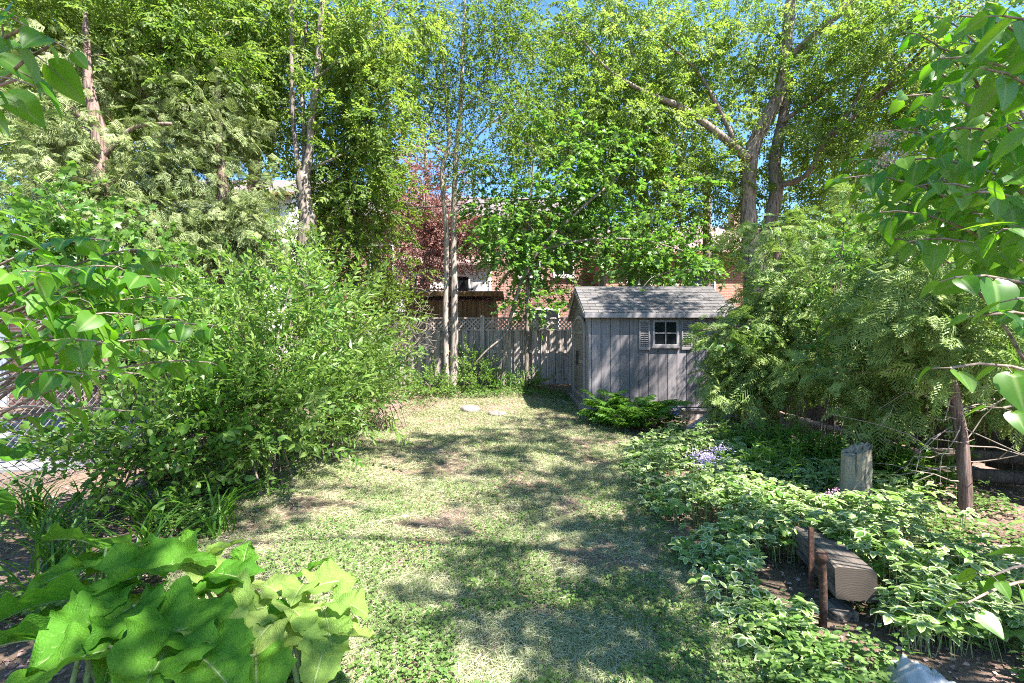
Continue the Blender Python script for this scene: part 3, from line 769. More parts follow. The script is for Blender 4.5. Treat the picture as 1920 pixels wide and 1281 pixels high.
# white bay with balcony and small roofs
box_part('bay_wall', (-5.2, 20.2, -.3), (-1.0, 21.99, 4.9), M['stucco'], hb, 0)
window(hb, -4.2, 3.6, 1.0, 1.5, 20.2, M['paint']); window(hb, -2.4, 3.7, 1.1, 1.5, 20.2, M['paint'])
V = A3([[-5.4, 19.9, 4.95], [-.8, 19.9, 4.95], [-.8, 22, 5.6], [-5.4, 22, 5.6]]); V = np.concatenate([V, V-[0, 0, .12]])
part('bay_roof', V, [A3([[0, 1, 2, 3], [4, 7, 6, 5], [0, 4, 5, 1], [1, 5, 6, 2], [3, 7, 4, 0]])], M['roof_brown'], hb)
bal = box_part('balcony', (-6.4, 18.9, 2.6), (-1.6, 20.19, 2.75), M['fence_wood'], hb, .01)
rm_ = strip_mesh('baluster', (.03, .03, .9), M['black'], .003)
for k in range(24): piece('baluster', rm_, bal, (-6.3+k*.2, 18.95, 3.2))
box_part('handrail', (-6.4, 18.92, 3.65), (-1.6, 18.98, 3.71), M['black'], bal, .004)
for xx in (-6.3, -1.75): box_part('balcony_post', (xx, 18.95, -.1), (xx+.12, 19.07, 2.6), M['fence_wood'], bal, .005)
house('brick_house', 'orange brick house glimpsed behind the utility pole', 4.2, 15, 21.5, 8, 5.6, 7.8, M['brick_warm'], M['roof_brown'],
      [(6, 4.2, 1.2, 1.5), (9, 4.2, 1.2, 1.5), (12, 4.2, 1.2, 1.5), (7.5, 1.9, 1.5, 1.4), (11, 1.9, 1.5, 1.4)], 12)
house('white_house', 'tall white house seen in gaps between the ash trunks and the cedars', -19, -10.2, 21, 9, 8.2, 10.4, M['stucco'], M['roof_grey'],
      [(-12, 6.6, 1.1, 1.6), (-14.5, 6.6, 1.1, 1.6), (-17, 6.6, 1.1, 1.6), (-12, 3.6, 1.2, 1.6), (-15, 3.6, 1.2, 1.6)])
# pale garage across the drive
ga = house('garage', 'pale garage beyond the paved drive at the far left', -17.5, -8.2, 9.6, 5, 2.5, 3.7, M['brick_warm'], M['roof_brown'], [(-9.4, 1.5, 1.0, 1.0), (-15.5, 1.5, 1.0, 1.0)])
ga['category'] = 'garage'; ga['label'] = 'low brick garage beyond the paved drive'
gd = box_part('garage_door', (-13.8, 9.54, 0), (-10.6, 9.599, 2.15), M['paint'], ga, .005)
for k in range(4): box_part('door_panel', (-13.72, 9.515, .06+k*.53), (-10.68, 9.539, .54+k*.53), M['paint'], gd, .006)

# neighbour's brown cabin just over the fence
cb = thing('brown_cabin', 'small brown wooden cabin with flat roof peeking over the fence', 'cabin', (-1.4, 14.2, .3))
a = W(760, 0, 13.6)[0]; b = W(930, 0, 13.6)[0]
cm = strip_mesh('cladding_board', (.135, .025, 2.5), M['brown_wood'], .004); x = a+.07
while x < b: piece('cladding_board', cm, cb, (x, 13.6, 1.45)); x += .142
box_part('wall', (a, 13.614, .1), (b, 15.4, 2.7), M['brown_wood'], cb, 0)
r0 = W(0, 546, 13.35)[2]
box_part('roof', (a-.3, 13.3, r0-.1), (b+.22, 15.7, r0), M['roof_brown'], cb, .01)
box_part('fascia', (a-.3, 13.27, r0-.16), (b+.22, 13.299, r0-.02), M['brown_wood'], cb, .004)
box_part('bracket', (b-.08, 13.28, r0-.42), (b, 13.586, r0-.161), M['brown_wood'], cb, .004)

# utility pole with arm, and overhead wires
UP = W(1325, 560, 16)
up = thing('utility_pole', 'wooden utility pole with short horizontal arm behind the shed', 'utility pole', (UP[0], 16, 0))
pp = cat_rom(A3([[UP[0], 16, 0, .15], [UP[0], 16, 4, .14], [UP[0]+.02, 16, W(0, 312, 16)[2], .12]]), .4)
part('pole', *tube(pp[:, :3], pp[:, 3], 12, .02), M['pole'], up, smooth=True)
pa, pb = W(1262, 343, 15.85), W(1335, 338, 15.85)
part('arm', *tube(A3([pa, pb]), .085, 10), M['pole'], up, smooth=True)
for t in (.1, .5): 
    p = pa*(1-t)+pb*t; part('insulator', *tube(A3([p+[0, 0, .08], p+[0, 0, .14], p+[0, 0, .2]]), [.03, .05, .03], 8), M['galv'], up, smooth=True)
def wire(a, b, sag, label, r=.012):
    t = np.linspace(0, 1, 15)[:, None]; P = a*(1-t)+b*t; P[:, 2] -= (sag*4*t*(1-t))[:, 0]
    o = single('overhead_wire', *tube(P, r, 5), M['wire'], smooth=True, origin=a); tag(o, label, 'wire', 'overhead wires')
wire(W(1265, 340, 15.8), W(720, 392, 15), .15, 'thick dark overhead wire crossing the red-leaved tree towards the pole arm', .022)
wire(W(1300, 330, 15.7), W(500, 330, 14), .25, 'thin overhead wire sagging from the pole at the height of the arm')
wire(W(1325, 318, 15.9), W(300, 235, 13), .35, 'upper overhead wire running from the pole top towards the cedars')
wire(W(1325, 360, 15.9), W(860, 372, 14.5), .12, 'lowest thin overhead wire ending near the twin-stemmed tree')

# ================================================================== SMALL THINGS ON THE GROUND
def rock(label, c, sx, sy, sz, seed):
    q = np.random.default_rng(seed); n, k = 14, 8; V = []
    for i in range(k+1):
        ph = math.pi*i/k
        for j in range(n):
            th = 2*math.pi*j/n; r = 1+.12*math.sin(3*th+seed)+.08*math.sin(5*th-2*ph)+q.normal(0, .03)
            V.append([c[0]+sx*r*math.sin(ph)*math.cos(th), c[1]+sy*r*math.sin(ph)*math.sin(th), c[2]+sz*np.sign(math.cos(ph))*abs(math.cos(ph))**.6*(1+q.normal(0, .02))])
    i = np.arange(k)[:, None]*n; j = np.arange(n)[None]; j2 = (j+1) % n
    Q = np.stack([i+j, i+n+j, i+n+j2, i+j2], -1).reshape(-1, 4)
    o = single('flat_stone', A3(V), [Q], M['stone'], smooth=True, origin=c); tag(o, label, 'stone', 'stones at the back of the lawn')
p = W(880, 770, 9.3); rock('pale flat stone on the lawn below the twin-stemmed tree', (p[0], 9.3, float(g(p[0], 9.3))+.02), .21, .15, .09, 1)
p = W(931, 778, 9.1); rock('smaller greyish stone beside the pale flat one on the lawn', (p[0], 9.1, float(g(p[0], 9.1))+.01), .19, .14, .065, 2)

# weathered post stump
PS = W(1602, 970, 3.88); q = np.random.default_rng(6)
zz = np.linspace(-.12, .62, 9); nS = 28; V = []
for i_, z in enumerate(zz):
    for j in range(nS):
        th = 2*math.pi*j/nS; r = .125*(1+.05*math.sin(4*th)+.045*math.sin(11*th+1)+q.normal(0, .03))*(1-.14*max(z, 0)/.62)
        zt_ = z
        if i_ == 8: zt_ = z-.05+.05*math.cos(th)+abs(q.normal(0, .016))
        V.append([PS[0]+r*math.cos(th)+.035*max(z, 0), 3.88+r*.9*math.sin(th), zt_])
V = A3(V); i = np.arange(8)[:, None]*nS; j = np.arange(nS)[None]; j2 = (j+1) % nS
Q = np.stack([i+j, i+j2, i+nS+j2, i+nS+j], -1).reshape(-1, 4); V = np.concatenate([V, [V[-nS:].mean(0)-[0, 0, .05]]])
k = np.arange(nS); T = np.stack([8*nS+k, 8*nS+(k+1) % nS, k*0+len(V)-1], -1)
o = single('post_stump', V, [Q, T], M['old_wood'], origin=(PS[0], 3.88, 0)); tag(o, 'weathered grey wooden post stump standing in the ground cover', 'post')

# squared timber lying beside the stake
tb = thing('square_timber', 'dark weathered square timber lying in the variegated ground cover', 'timber', (1.75, 2.6, 0))
A_, B_ = W(1520, 985, 3.0), W(1606, 1062, 2.42); A_[2] -= .1; B_[2] -= .1
dT = norm(B_-A_); R_ = frames(dT[None])[0]; hw = .098; hh = .086; V = []; nL = 12
for i_ in range(nL+1):
    t = i_/nL; c = A_*(1-t)+B_*t
    for a, b in ((-1, -.9), (-.9, -1), (.9, -1), (1, -.9), (1, .86), (.84, 1), (-.86, 1), (-1, .9)):
        V.append(c+R_[:, 1]*hw*a*(1+q.normal(0, .015))+R_[:, 2]*hh*b*(1+q.normal(0, .02)))
V = A3(V); i = np.arange(nL)[:, None]*8; j = np.arange(8)[None]; j2 = (j+1) % 8
part('beam', V, [np.stack([i+j, i+j2, i+8+j2, i+8+j], -1).reshape(-1, 4)], M['timber'], tb)
part('end_grain', V[:8], [A3([[0, 7, 6, 5, 4, 3, 2, 1]])], M['timber_end'], tb); part('end_grain', V[-8:], [A3([[0, 1, 2, 3, 4, 5, 6, 7]])], M['timber_end'], tb)
box_part('support_plank', (A_[0]-.25, 2.42, -.02), (B_[0]+.02, 2.56, .055), M['timber'], tb, .008)

# rusty stake with cap
K0 = W(1542, 1180, 2.37); K1 = W(1540, 1040, 2.37)
st = thing('iron_stake', 'rusty iron stake with flat head in front of the square timber', 'stake', (K0[0], 2.37, 0))
part('rod', *tube(cat_rom(A3([[K0[0], 2.37, -.1], [K0[0]+.004, 2.37, .2], [K1[0], 2.37, K1[2]]]), .05), .0185, 10, .03), M['rust'], st, smooth=True)
part('head', *tube(A3([[K1[0], 2.37, K1[2]-.03], [K1[0], 2.37, K1[2]-.025], [K1[0], 2.37, K1[2]+.005], [K1[0], 2.37, K1[2]+.01]]), [.02, .03, .03, .024], 12), M['rust'], st, smooth=True)
K2 = W(1522, 995, 2.6); K3 = W(1535, 1075, 2.52)
V, fs = boxv((-.016, -.006, -.14), (.016, .006, .22), .003); V = V+A3([K2[0]+.01, 2.62, K2[2]-.21])
o = single('iron_bracket', V, fs, M['rust'], origin=(K2[0], 2.62, .1)); tag(o, 'flat rusty iron strip standing against the far end of the square timber', 'bracket')

# dead branch in front of the cedar and a flat slab at the right
P = cat_rom(px_line([(1287, 806, 7.0, .05), (1305, 797, 6.9, .055), (1325, 783, 6.8, .05)]), .1)
o = single('dead_log', *tube(P[:, :3], P[:, 3], 9, .06), M['fence_wood'], smooth=True, origin=P[0, :3]); tag(o, 'short grey dead log lying at the foot of the cedar by the shed', 'log')
rr = W(1820, 1060, 3.0)
V, fs = boxv((rr[0]-.5, 2.85, -.03), (rr[0]+.6, 3.25, .05), .02); V = V+q.normal(0, .012, V.shape)
o = single('paving_slab', V, fs, M['stone'], origin=(rr[0], 3, 0)); tag(o, 'pale pinkish stone slab half hidden among leaves at lower right', 'slab')

# crumpled translucent plastic bag at the lower right corner
q = np.random.default_rng(21); nu, nv = 45, 39; V = []
c0 = W(1755, 1292, 1.9); kq = q.uniform(-9, 9, (7, 2)); kp = q.uniform(0, 6, 7)
for i_ in range(nu):
    for j_ in range(nv):
        u = i_/(nu-1)*2-1; v = j_/(nv-1)*2-1
        wr = sum((1-abs(math.sin(kq[m_][0]*u+kq[m_][1]*v+kp[m_]))) for m_ in range(7))/7
        h = .13*max(0, 1-abs(u+.45)**1.1*(.62 if u > -.45 else 1.6))*(1-abs(v)**2.0)+.05*(wr-.4)
        V.append([c0[0]+.15*u*(1-.2*abs(v)), 1.93+.13*v+.02*wr, .008+max(h, 0)])
V = A3(V); i = np.arange(nu-1)[:, None]*nv; j = np.arange(nv-1)[None]
o = single('plastic_bag', V, [np.stack([i+j, i+nv+j, i+nv+j+1, i+j+1], -1).reshape(-1, 4)], M['bag'], smooth=True, origin=(c0[0], 1.93, 0)); tag(o, 'crumpled pale translucent plastic bag on the ground at the lower right corner', 'bag')

# ================================================================== TREES
def clear_of(P0, P1, r, ymax):
    """keep sprays away from the corridor of air before a bare trunk (P0 low end, P1 high end)"""
    def k(pts):
        t = np.clip((pts[:, 2]-P0[2])/(P1[2]-P0[2]), 0, 1); x = P0[0]+(P1[0]-P0[0])*t
        return ~((np.abs(pts[:, 0]-x*pts[:, 1]/ymax) < r) & (pts[:, 1] < ymax) & (pts[:, 2] > P0[2]-1.5) & (pts[:, 2] < P1[2]))
    return k
ASH_K = clear_of(W(570, 520, 8.5), W(590, -20, 8.5), .34, 8.75)
MAP_K = clear_of(W(1405, 480, 12.6), W(1465, 170, 12.6), .3, 12.7)
def ground_base(px, Y, r, dz=-.1):
    x = (px-CX)/F*Y; return [x, Y, float(g(x, Y))+dz, r]

def bare_limbs(lines, r, share=.8, seed=1):
    """limbs are leafless on the viewer's side: thin out sprays hanging right before them"""
    def k(pts):
        q = np.random.default_rng(seed); u = pts[:, [0, 2]]-A3([0, H]); u = u/pts[:, 1:2]*F; bad = np.zeros(len(pts), bool)
        for ln in lines:
            L_ = cat_rom(ln, .25); v = (L_[:, [0, 2]]-A3([0, H]))/L_[:, 1:2]*F
            d = np.linalg.norm(u[:, None]-v[None], axis=2); j = d.argmin(1)
            bad |= (d[np.arange(len(u)), j] < r) & (pts[:, 1] < L_[j, 1]+.15)
        return ~(bad & (q.random(len(pts)) < share))
    return k
# forked ash behind the left shrubs
Y = 8.5
tr = np.concatenate([[ground_base(566, Y, .17)], px_line([(566, 560, Y, .14), (570, 480, Y, .135), (577, 420, Y, .16), (572, 370, Y, .125), (568, 325, Y, .12)])])
l1 = px_line([(571, 345, Y, .085), (580, 290, Y, .075), (585, 220, Y, .065), (597, 120, Y+.1, .06), (603, 20, Y+.2, .05), (620, -150, Y+.3, .03)])
l2 = px_line([(566, 340, Y, .06), (558, 300, Y, .05), (550, 230, Y, .045), (547, 120, Y, .04), (545, 0, Y+.1, .035), (530, -150, Y, .02)])
l3 = px_line([(570, 335, Y+.05, .06), (571, 260, Y+.3, .05), (566, 150, Y+.5, .04), (575, 40, Y+.7, .03)])
l4 = px_line([(580, 320, Y, .03), (610, 305, Y-.1, .022), (640, 290, Y-.2, .015)])
l5 = px_line([(592, 150, Y, .03), (650, 100, Y-.2, .02), (715, 40, Y-.3, .014), (750, -10, Y-.3, .01)])
tree('ash_tree', 'forked grey ash trunk with yellow-green leaves rising behind the left shrubs', tr, [l1, l2, l3, l4, l5],
     [el(410, 110, 150, 120, 9.2, 1.0), el(650, 120, 90, 150, 9.1, .9), el(660, 320, 65, 100, 9.1, .7), el(520, 60, 130, 90, 9.4, .7), el(470, 220, 70, 70, 9.2, .7), el(530, -170, 280, 110, 8.9, 1.6, 5000), el(700, 200, 45, 100, 9.1, .6), el(730, 60, 50, 70, 9, .6, 3500)],
     150, 13, .28, SPR_ASH, M['ash'], M['bark_grey'], 31, rmax=.03, keep=bare_limbs([tr[1:], l1, l2, l3], 19, .9))

# second ash, further back
Y = 11.5
tr = np.concatenate([[ground_base(478, Y, .2)], px_line([(478, 400, Y, .16), (476, 200, Y, .14), (474, 60, Y, .12), (470, -100, Y, .08)])])
l1 = px_line([(476, 190, Y, .07), (400, 110, Y, .05), (320, 60, Y, .03)])
l2 = px_line([(476, 260, Y, .07), (330, 190, Y-.3, .05), (200, 120, Y-.5, .03)])
tree('ash_tree', 'tall bright yellow-green ash filling the sky above the left cedars', tr, [l1, l2],
     [el(260, 70, 180, 90, 11.2, 1.6), el(110, 60, 120, 100, 10.5, 1.5), el(370, 180, 120, 90, 11.2, 1.2), el(450, 30, 130, 80, 11.6, 1.3), el(230, 190, 150, 70, 11, 1.3), el(300, -110, 330, 90, 11.4, 1.8, 4500), el(40, 190, 90, 100, 10, 1.2)],
     155, 13, .34, SPR_ASH, M['ash'], M['bark_grey'], 32, size=1.1)

# young leafy tree among the left cedars
Y = 8.0
tr = np.concatenate([[ground_base(300, Y, .08)], px_line([(300, 420, Y, .06), (305, 250, Y, .05), (298, 100, Y, .035), (300, -20, Y, .02)])])
tree('young_tree', 'thin young tree with bright leaves rising between the two left cedars', tr, [px_line([(303, 230, Y, .03), (240, 130, Y, .02), (190, 60, Y, .012)]), px_line([(302, 180, Y, .03), (370, 110, Y, .02), (430, 60, Y, .012)])],
     [el(230, 90, 110, 80, 8.0, .9), el(380, 110, 100, 80, 8.1, .9), el(300, 30, 150, 60, 8.0, 1.0), el(90, 60, 80, 70, 8, .8), el(300, 210, 80, 40, 8.1, .6, 1500)],
     90, 11, .26, SPR_ASH, M['ash'], M['bark_grey'], 47, rmax=.02)

# twin-stemmed slender tree in front of the fence
Y = 10.85
tr = np.concatenate([[ground_base(849, Y, .115)], px_line([(850, 700, Y, .095), (853, 600, Y, .085), (850, 450, Y, .072), (855, 290, Y, .06), (864, 200, Y, .055), (868, 90, Y, .04), (872, 0, Y, .03), (880, -120, Y, .018)])])
l1 = np.concatenate([[ground_base(843, Y+.05, .11)], px_line([(838, 690, Y+.05, .09), (836, 600, Y+.06, .08), (838, 450, Y+.06, .068), (829, 325, Y+.05, .06), (842, 270, Y, .05), (838, 200, Y, .04), (828, 90, Y, .028), (815, 0, Y, .02)])])
l2 = px_line([(860, 215, Y, .03), (890, 180, Y-.1, .02), (935, 90, Y-.2, .012)])
l3 = px_line([(856, 300, Y, .025), (900, 250, Y, .02), (960, 200, Y, .012)])
tree('slender_tree', 'twin-stemmed slender tree with pale bark standing in front of the fence', tr, [l1, l2, l3],
     [el(860, 60, 120, 90, 10.8, 1.1), el(800, 170, 80, 110, 10.8, 1.0), el(930, 170, 100, 110, 10.8, 1.1), el(890, 310, 80, 70, 10.9, .9), el(980, 280, 60, 70, 10.9, .8), el(870, -90, 150, 80, 10.8, 1.2, 5000), el(760, 80, 55, 90, 10.9, .9), el(960, 60, 70, 80, 10.9, .9)],
     205, 14, .26, SPR_SMALL, M['dull'], M['bark_pale'], 33, sides=12, rmax=.02)

# big multi-stemmed maple behind the shed
Y = 12.6
tr = np.concatenate([[ground_base(1418, Y, .34)], px_line([(1415, 520, Y, .3), (1405, 430, Y, .22), (1403, 340, Y, .2), (1412, 280, Y, .19), (1438, 220, Y, .19), (1462, 170, Y, .17), (1474, 90, Y, .15), (1482, 0, Y, .13), (1490, -120, Y, .08)])])
l1 = px_line([(1425, 490, Y, .2), (1440, 430, Y, .19), (1455, 360, Y, .17), (1452, 300, Y+.1, .15), (1470, 210, Y+.1, .13), (1480, 140, Y+.1, .1)])
l2 = px_line([(1405, 300, Y-.1, .11), (1351, 254, Y-.3, .1), (1275, 201, Y-.5, .085), (1213, 175, Y-.7, .06), (1140, 130, Y-.9, .035), (1080, 60, Y-1, .02)])
l3 = px_line([(1403, 330, Y, .08), (1380, 270, Y, .07), (1335, 180, Y, .055), (1300, 126, Y, .04), (1220, 60, Y-.2, .025)])
l4 = px_line([(1478, 110, Y, .1), (1545, 50, Y-.5, .1), (1602, 0, Y-.9, .09), (1680, -80, Y-1.2, .05)])
l5 = px_line([(1455, 350, Y, .1), (1511, 329, Y-.6, .07), (1548, 265, Y-1.0, .065), (1598, 201, Y-1.4, .05), (1629, 124, Y-1.6, .03)])
l6 = px_line([(1465, 230, Y, .07), (1521, 191, Y-.3, .05), (1615, 131, Y-.8, .045), (1700, 94, Y-1.2, .03)])
l7 = px_line([(1560, 255, Y-1.1, .06), (1683, 147, Y-2, .055), (1726, 97, Y-2.4, .05), (1803, 7, Y-3, .035)])
tree('big_maple', 'large many-limbed maple with light green leaves towering behind the shed', tr, [l1, l2, l3, l4, l5, l6, l7],
     [el(1110, 60, 150, 90, 12.2, 1.2), el(1150, 220, 120, 110, 12.6, 1.1), el(1330, 70, 160, 100, 13, 1.3), el(1330, 290, 110, 120, 13.2, 1.1), el(1550, 60, 170, 100, 12.5, 1.3), el(1560, 240, 130, 110, 12.4, 1.2), el(1480, 410, 110, 70, 13.2, .9), el(1400, -110, 380, 80, 12.4, 2, 6000), el(1720, 80, 140, 110, 10.4, 1.4), el(1680, 230, 110, 110, 10.6, 1.2), el(1030, 130, 70, 90, 12, .9, 5500), el(1220, 330, 90, 70, 13, 1), el(1250, 130, 110, 80, 12.8, 1), el(1440, 160, 90, 90, 13.2, .8)],
     305, 12, .34, SPR_ASH, M['ash'], M['bark_grey'], 34, size=1.1, rmax=.04, keep=bare_limbs([tr[1:], l1, l2, l3, l4, l5, l6, l7], 17))

# Norway-type maple saplings by the fence
Y = 11.2
tr = np.concatenate([[ground_base(987, Y, .055)], px_line([(988, 640, Y, .05), (990, 520, Y, .045), (992, 420, Y, .035), (1000, 300, Y, .02)])])
l1 = np.concatenate([[ground_base(940, Y-.1, .06)], px_line([(950, 640, Y-.1, .055), (962, 580, Y-.1, .05), (978, 530, Y-.1, .045), (1010, 470, Y-.1, .04), (1080, 400, Y, .035), (1150, 340, Y+.1, .025)])])
l2 = px_line([(1010, 470, Y-.1, .03), (1100, 450, Y-.2, .025), (1200, 450, Y-.3, .02), (1280, 470, Y-.3, .012)])
l3 = px_line([(883, 690, Y-.35, .018), (915, 655, Y-.4, .02), (950, 625, Y-.25, .024), (965, 580, Y-.1, .025)])
tree('maple_sapling', 'dark green broad-leaved maple sapling spreading over the fence and shed roof', tr, [l1, l2, l3],
     [el(1015, 490, 60, 60, 11.1, .7), el(980, 400, 90, 80, 11.0, .9), el(960, 480, 60, 40, 11.0, .6), el(1100, 320, 130, 90, 11.4, 1.0), el(1040, 250, 80, 50, 11.3, .8), el(915, 430, 40, 50, 11, .5), el(1200, 420, 140, 85, 11.5, .9), el(1260, 490, 110, 45, 11.5, .7), el(1010, 575, 45, 18, 11.0, .3, 700), el(1090, 480, 90, 40, 11.6, .6), el(1195, 552, 40, 10, 10.2, .3, 500)],
     120, 13, .27, SPR_MAPLE, M['norway'], M['bark_grey'], 35, size=1.1, flat=.4, droop=.3, rollsd=.35, rmax=.02)

# red-leaved tree beyond the fence
Y = 17
tr = np.concatenate([[ground_base(800, Y, .16)], px_line([(800, 500, Y, .13), (802, 400, Y, .1), (798, 300, Y, .06), (790, 240, Y, .03)])])
tree('red_maple', 'small red-leaved tree beyond the fence beside the twin-stemmed tree', tr, [px_line([(801, 460, Y, .06), (850, 400, Y, .04), (890, 380, Y, .02)]), px_line([(801, 480, Y, .06), (760, 420, Y, .04), (740, 350, Y, .02)])],
     [el(765, 290, 40, 90, 17, .8), el(790, 380, 75, 80, 17, 1.0), el(800, 470, 75, 60, 17, 1.0), el(760, 500, 50, 40, 17, .8), el(860, 440, 40, 60, 17, .8)],
     125, 15, .38, SPR_SMALL, M['redleaf'], M['bark_grey'], 36, size=1.5, rmax=.03)

# small-leaved green tree between the ash trunk and the red tree
Y = 9.6
tr = np.concatenate([[ground_base(668, Y, .07)], px_line([(668, 560, Y, .06), (672, 450, Y, .045), (668, 340, Y, .025)])])
tree('small_tree', 'bushy small-leaved green tree between the ash trunk and the red-leaved tree', tr, [],
     [el(665, 400, 80, 100, 9.6, .9), el(675, 490, 60, 60, 9.6, .7), el(630, 500, 60, 60, 9.4, .7)],
     90, 14, .24, SPR_SMALL, M['dull'], M['bark_pale'], 37, rmax=.015)

# trees farther behind, closing the view low down
Y = 15.5
tr = np.concatenate([[ground_base(1130, Y, .12)], px_line([(1130, 520, Y, .1), (1135, 420, Y, .07), (1130, 330, Y, .03)])])
tree('far_tree', 'soft green tree beyond the fence between the shed roof and the brick house', tr, [],
     [el(1130, 440, 110, 70, 15.5, 1.3), el(1260, 400, 120, 90, 15, 1.3), el(1060, 420, 70, 60, 15.5, 1), el(960, 440, 80, 60, 15.3, 1), el(1010, 520, 70, 40, 15.2, .8)],
     105, 13, .4, SPR_SMALL, M['dull'], M['bark_grey'], 38, size=1.5, rmax=.03)
Y = 16.5
tr = np.concatenate([[ground_base(1210, Y, .18)], px_line([(1210, 500, Y, .15), (1212, 380, Y, .1), (1205, 240, Y, .05), (1200, 120, Y, .02)])])
tree('far_tree', 'tall airy tree beyond the fence filling the sky above the shed', tr, [px_line([(1211, 380, Y, .07), (1120, 300, Y, .04), (1050, 240, Y, .02)]), px_line([(1208, 330, Y, .07), (1280, 250, Y, .04), (1330, 180, Y, .02)])],
     [el(1080, 290, 100, 80, 16.3, 1.4), el(1200, 230, 130, 100, 16.5, 1.5), el(1310, 250, 100, 110, 16.5, 1.4), el(1000, 240, 60, 60, 16.3, 1), el(1200, 340, 150, 50, 16.4, 1.3), el(1150, 130, 120, 70, 16.5, 1.4)],
     130, 14, .46, SPR_SMALL, M['ash'], M['bark_grey'], 48, size=1.9, rmax=.03)
Y = 17.0
tr = np.concatenate([[ground_base(1560, Y, .2)], px_line([(1560, 500, Y, .16), (1565, 350, Y, .1), (1560, 230, Y, .04)])])
tree('far_tree', 'soft green tree standing farthest back beyond the cedars at right', tr, [],
     [el(1560, 320, 160, 110, 17, 1.8), el(1700, 420, 150, 100, 16, 1.6), el(1480, 470, 120, 70, 16, 1.4), el(1850, 300, 160, 140, 15, 1.6)],
     120, 18, .5, SPR_SMALL, M['dull'], M['bark_grey'], 39, size=2.0, rmax=.03)
Y = 15.0
tr = np.concatenate([[ground_base(140, Y, .2)], px_line([(140, 500, Y, .16), (140, 350, Y, .1), (150, 200, Y, .04)])])
tree('far_tree', 'soft green tree standing behind the cedars at the far left', tr, [],
     [el(140, 320, 190, 140, 15, 1.8), el(350, 400, 170, 120, 15, 1.6), el(20, 180, 160, 130, 14, 1.6), el(520, 460, 110, 80, 14.5, 1.3)],
     100, 16, .5, SPR_SMALL, M['dull'], M['bark_grey'], 40, size=2.0, rmax=.03)

# ---- cedars
def cedar(label, tr, limbs, ells, n, per_, seed, mat, spread=.22, size=1.0, name='cedar_tree', keep=None):
    return tree(name, label, tr, limbs, ells, n, int(per_*1.4), spread, SPR_CEDAR, M[mat], M['bark_cedar'], seed, droop=.6, rollsd=.7, size=size, rmax=.02, flat=.7, shell=.5, svar=(.6, 1.35), keep=keep, group='cedars')

Y = 6.9
tr = np.concatenate([[ground_base(192, Y, .14)], px_line([(190, 420, Y, .11), (188, 300, Y, .1), (182, 235, Y, .09), (168, 160, Y, .06), (160, 60, Y, .04), (158, 20, Y, .02)])])
cedar('grey-green cedar with dark forked trunk at far left', tr, [px_line([(184, 240, Y, .05), (140, 210, Y, .045), (105, 170, Y, .04), (90, 100, Y, .03)]), px_line([(188, 300, Y, .04), (250, 240, Y, .03), (320, 232, Y-.1, .025)])],
      [el(210, 320, 150, 130, 7.0, .9), el(110, 220, 90, 80, 6.9, .7), el(290, 420, 130, 100, 7.0, .8), el(110, 360, 110, 90, 6.8, .8), el(150, 110, 70, 60, 7, .6, 2500)], 110, 17, 41, 'cedar', .2, .78)
Y = 7.7
tr = np.concatenate([[ground_base(420, Y, .13)], px_line([(418, 450, Y, .1), (415, 330, Y, .08), (410, 220, Y, .05), (408, 130, Y, .02)])])
cedar('pale grey-green cedar with drooping sprays next to the forked ash trunk', tr, [],
      [el(420, 320, 105, 120, 7.7, .9), el(470, 430, 80, 90, 7.7, .8), el(380, 220, 90, 80, 7.8, .8), el(350, 460, 100, 70, 7.6, .8), el(408, 170, 40, 40, 7.7, .4, 1200)], 105, 17, 42, 'cedar', .2, .78, keep=ASH_K)

Y = 6.6
tr = np.concatenate([[ground_base(1450, Y, .1)], px_line([(1448, 640, Y, .08), (1455, 500, Y, .06), (1460, 430, Y, .03)])])
cedar('bright green cedar bushing out in front of the shed wall', tr, [px_line([(1450, 600, Y, .03), (1390, 610, Y-.2, .02), (1310, 620, Y-.3, .012)]), px_line([(1450, 660, Y, .03), (1380, 690, Y-.2, .02), (1320, 700, Y-.3, .012)])],
      [el(1400, 670, 75, 75, 6.4, .5), el(1480, 580, 85, 105, 6.6, .7), el(1335, 650, 40, 22, 6.3, .3, 900), el(1360, 735, 55, 35, 6.4, .4), el(1460, 720, 100, 55, 6.3, .6), el(1450, 470, 60, 60, 6.7, .6)], 96, 13, 43, 'cedar_bright', .14, .9)
Y = 3.9
tr = np.concatenate([[ground_base(1812, Y, .052)], px_line([(1806, 880, Y, .047), (1795, 770, Y, .042), (1778, 690, Y, .038), (1765, 560, Y, .033), (1760, 430, Y+.1, .03), (1770, 300, Y+.2, .02)])])
cedar('cedar with thin rough trunk lit by sun at right', tr, [px_line([(1785, 720, Y, .02), (1720, 690, Y+.2, .014), (1640, 700, Y+.5, .01)]), px_line([(1768, 580, Y, .02), (1700, 560, Y+.3, .014), (1620, 600, Y+.6, .01)])],
      [el(1690, 590, 120, 110, 4.7, .6), el(1830, 640, 100, 90, 4.4, .5), el(1620, 690, 100, 70, 5.0, .6), el(1880, 500, 90, 120, 4.5, .6), el(1730, 745, 130, 40, 4.5, .5), el(1760, 400, 100, 110, 4.4, .5, 6000), el(1880, 730, 60, 50, 4.2, .4), el(1765, 560, 90, 100, 3.75, .25, 8000), el(1800, 660, 60, 40, 3.7, .2, 2500)], 150, 13, 44, 'cedar_bright', .13, .8)
Y = 7.6
tr = np.concatenate([[ground_base(1640, Y, .12)], px_line([(1640, 560, Y, .09), (1645, 430, Y, .06), (1640, 330, Y, .03)])])
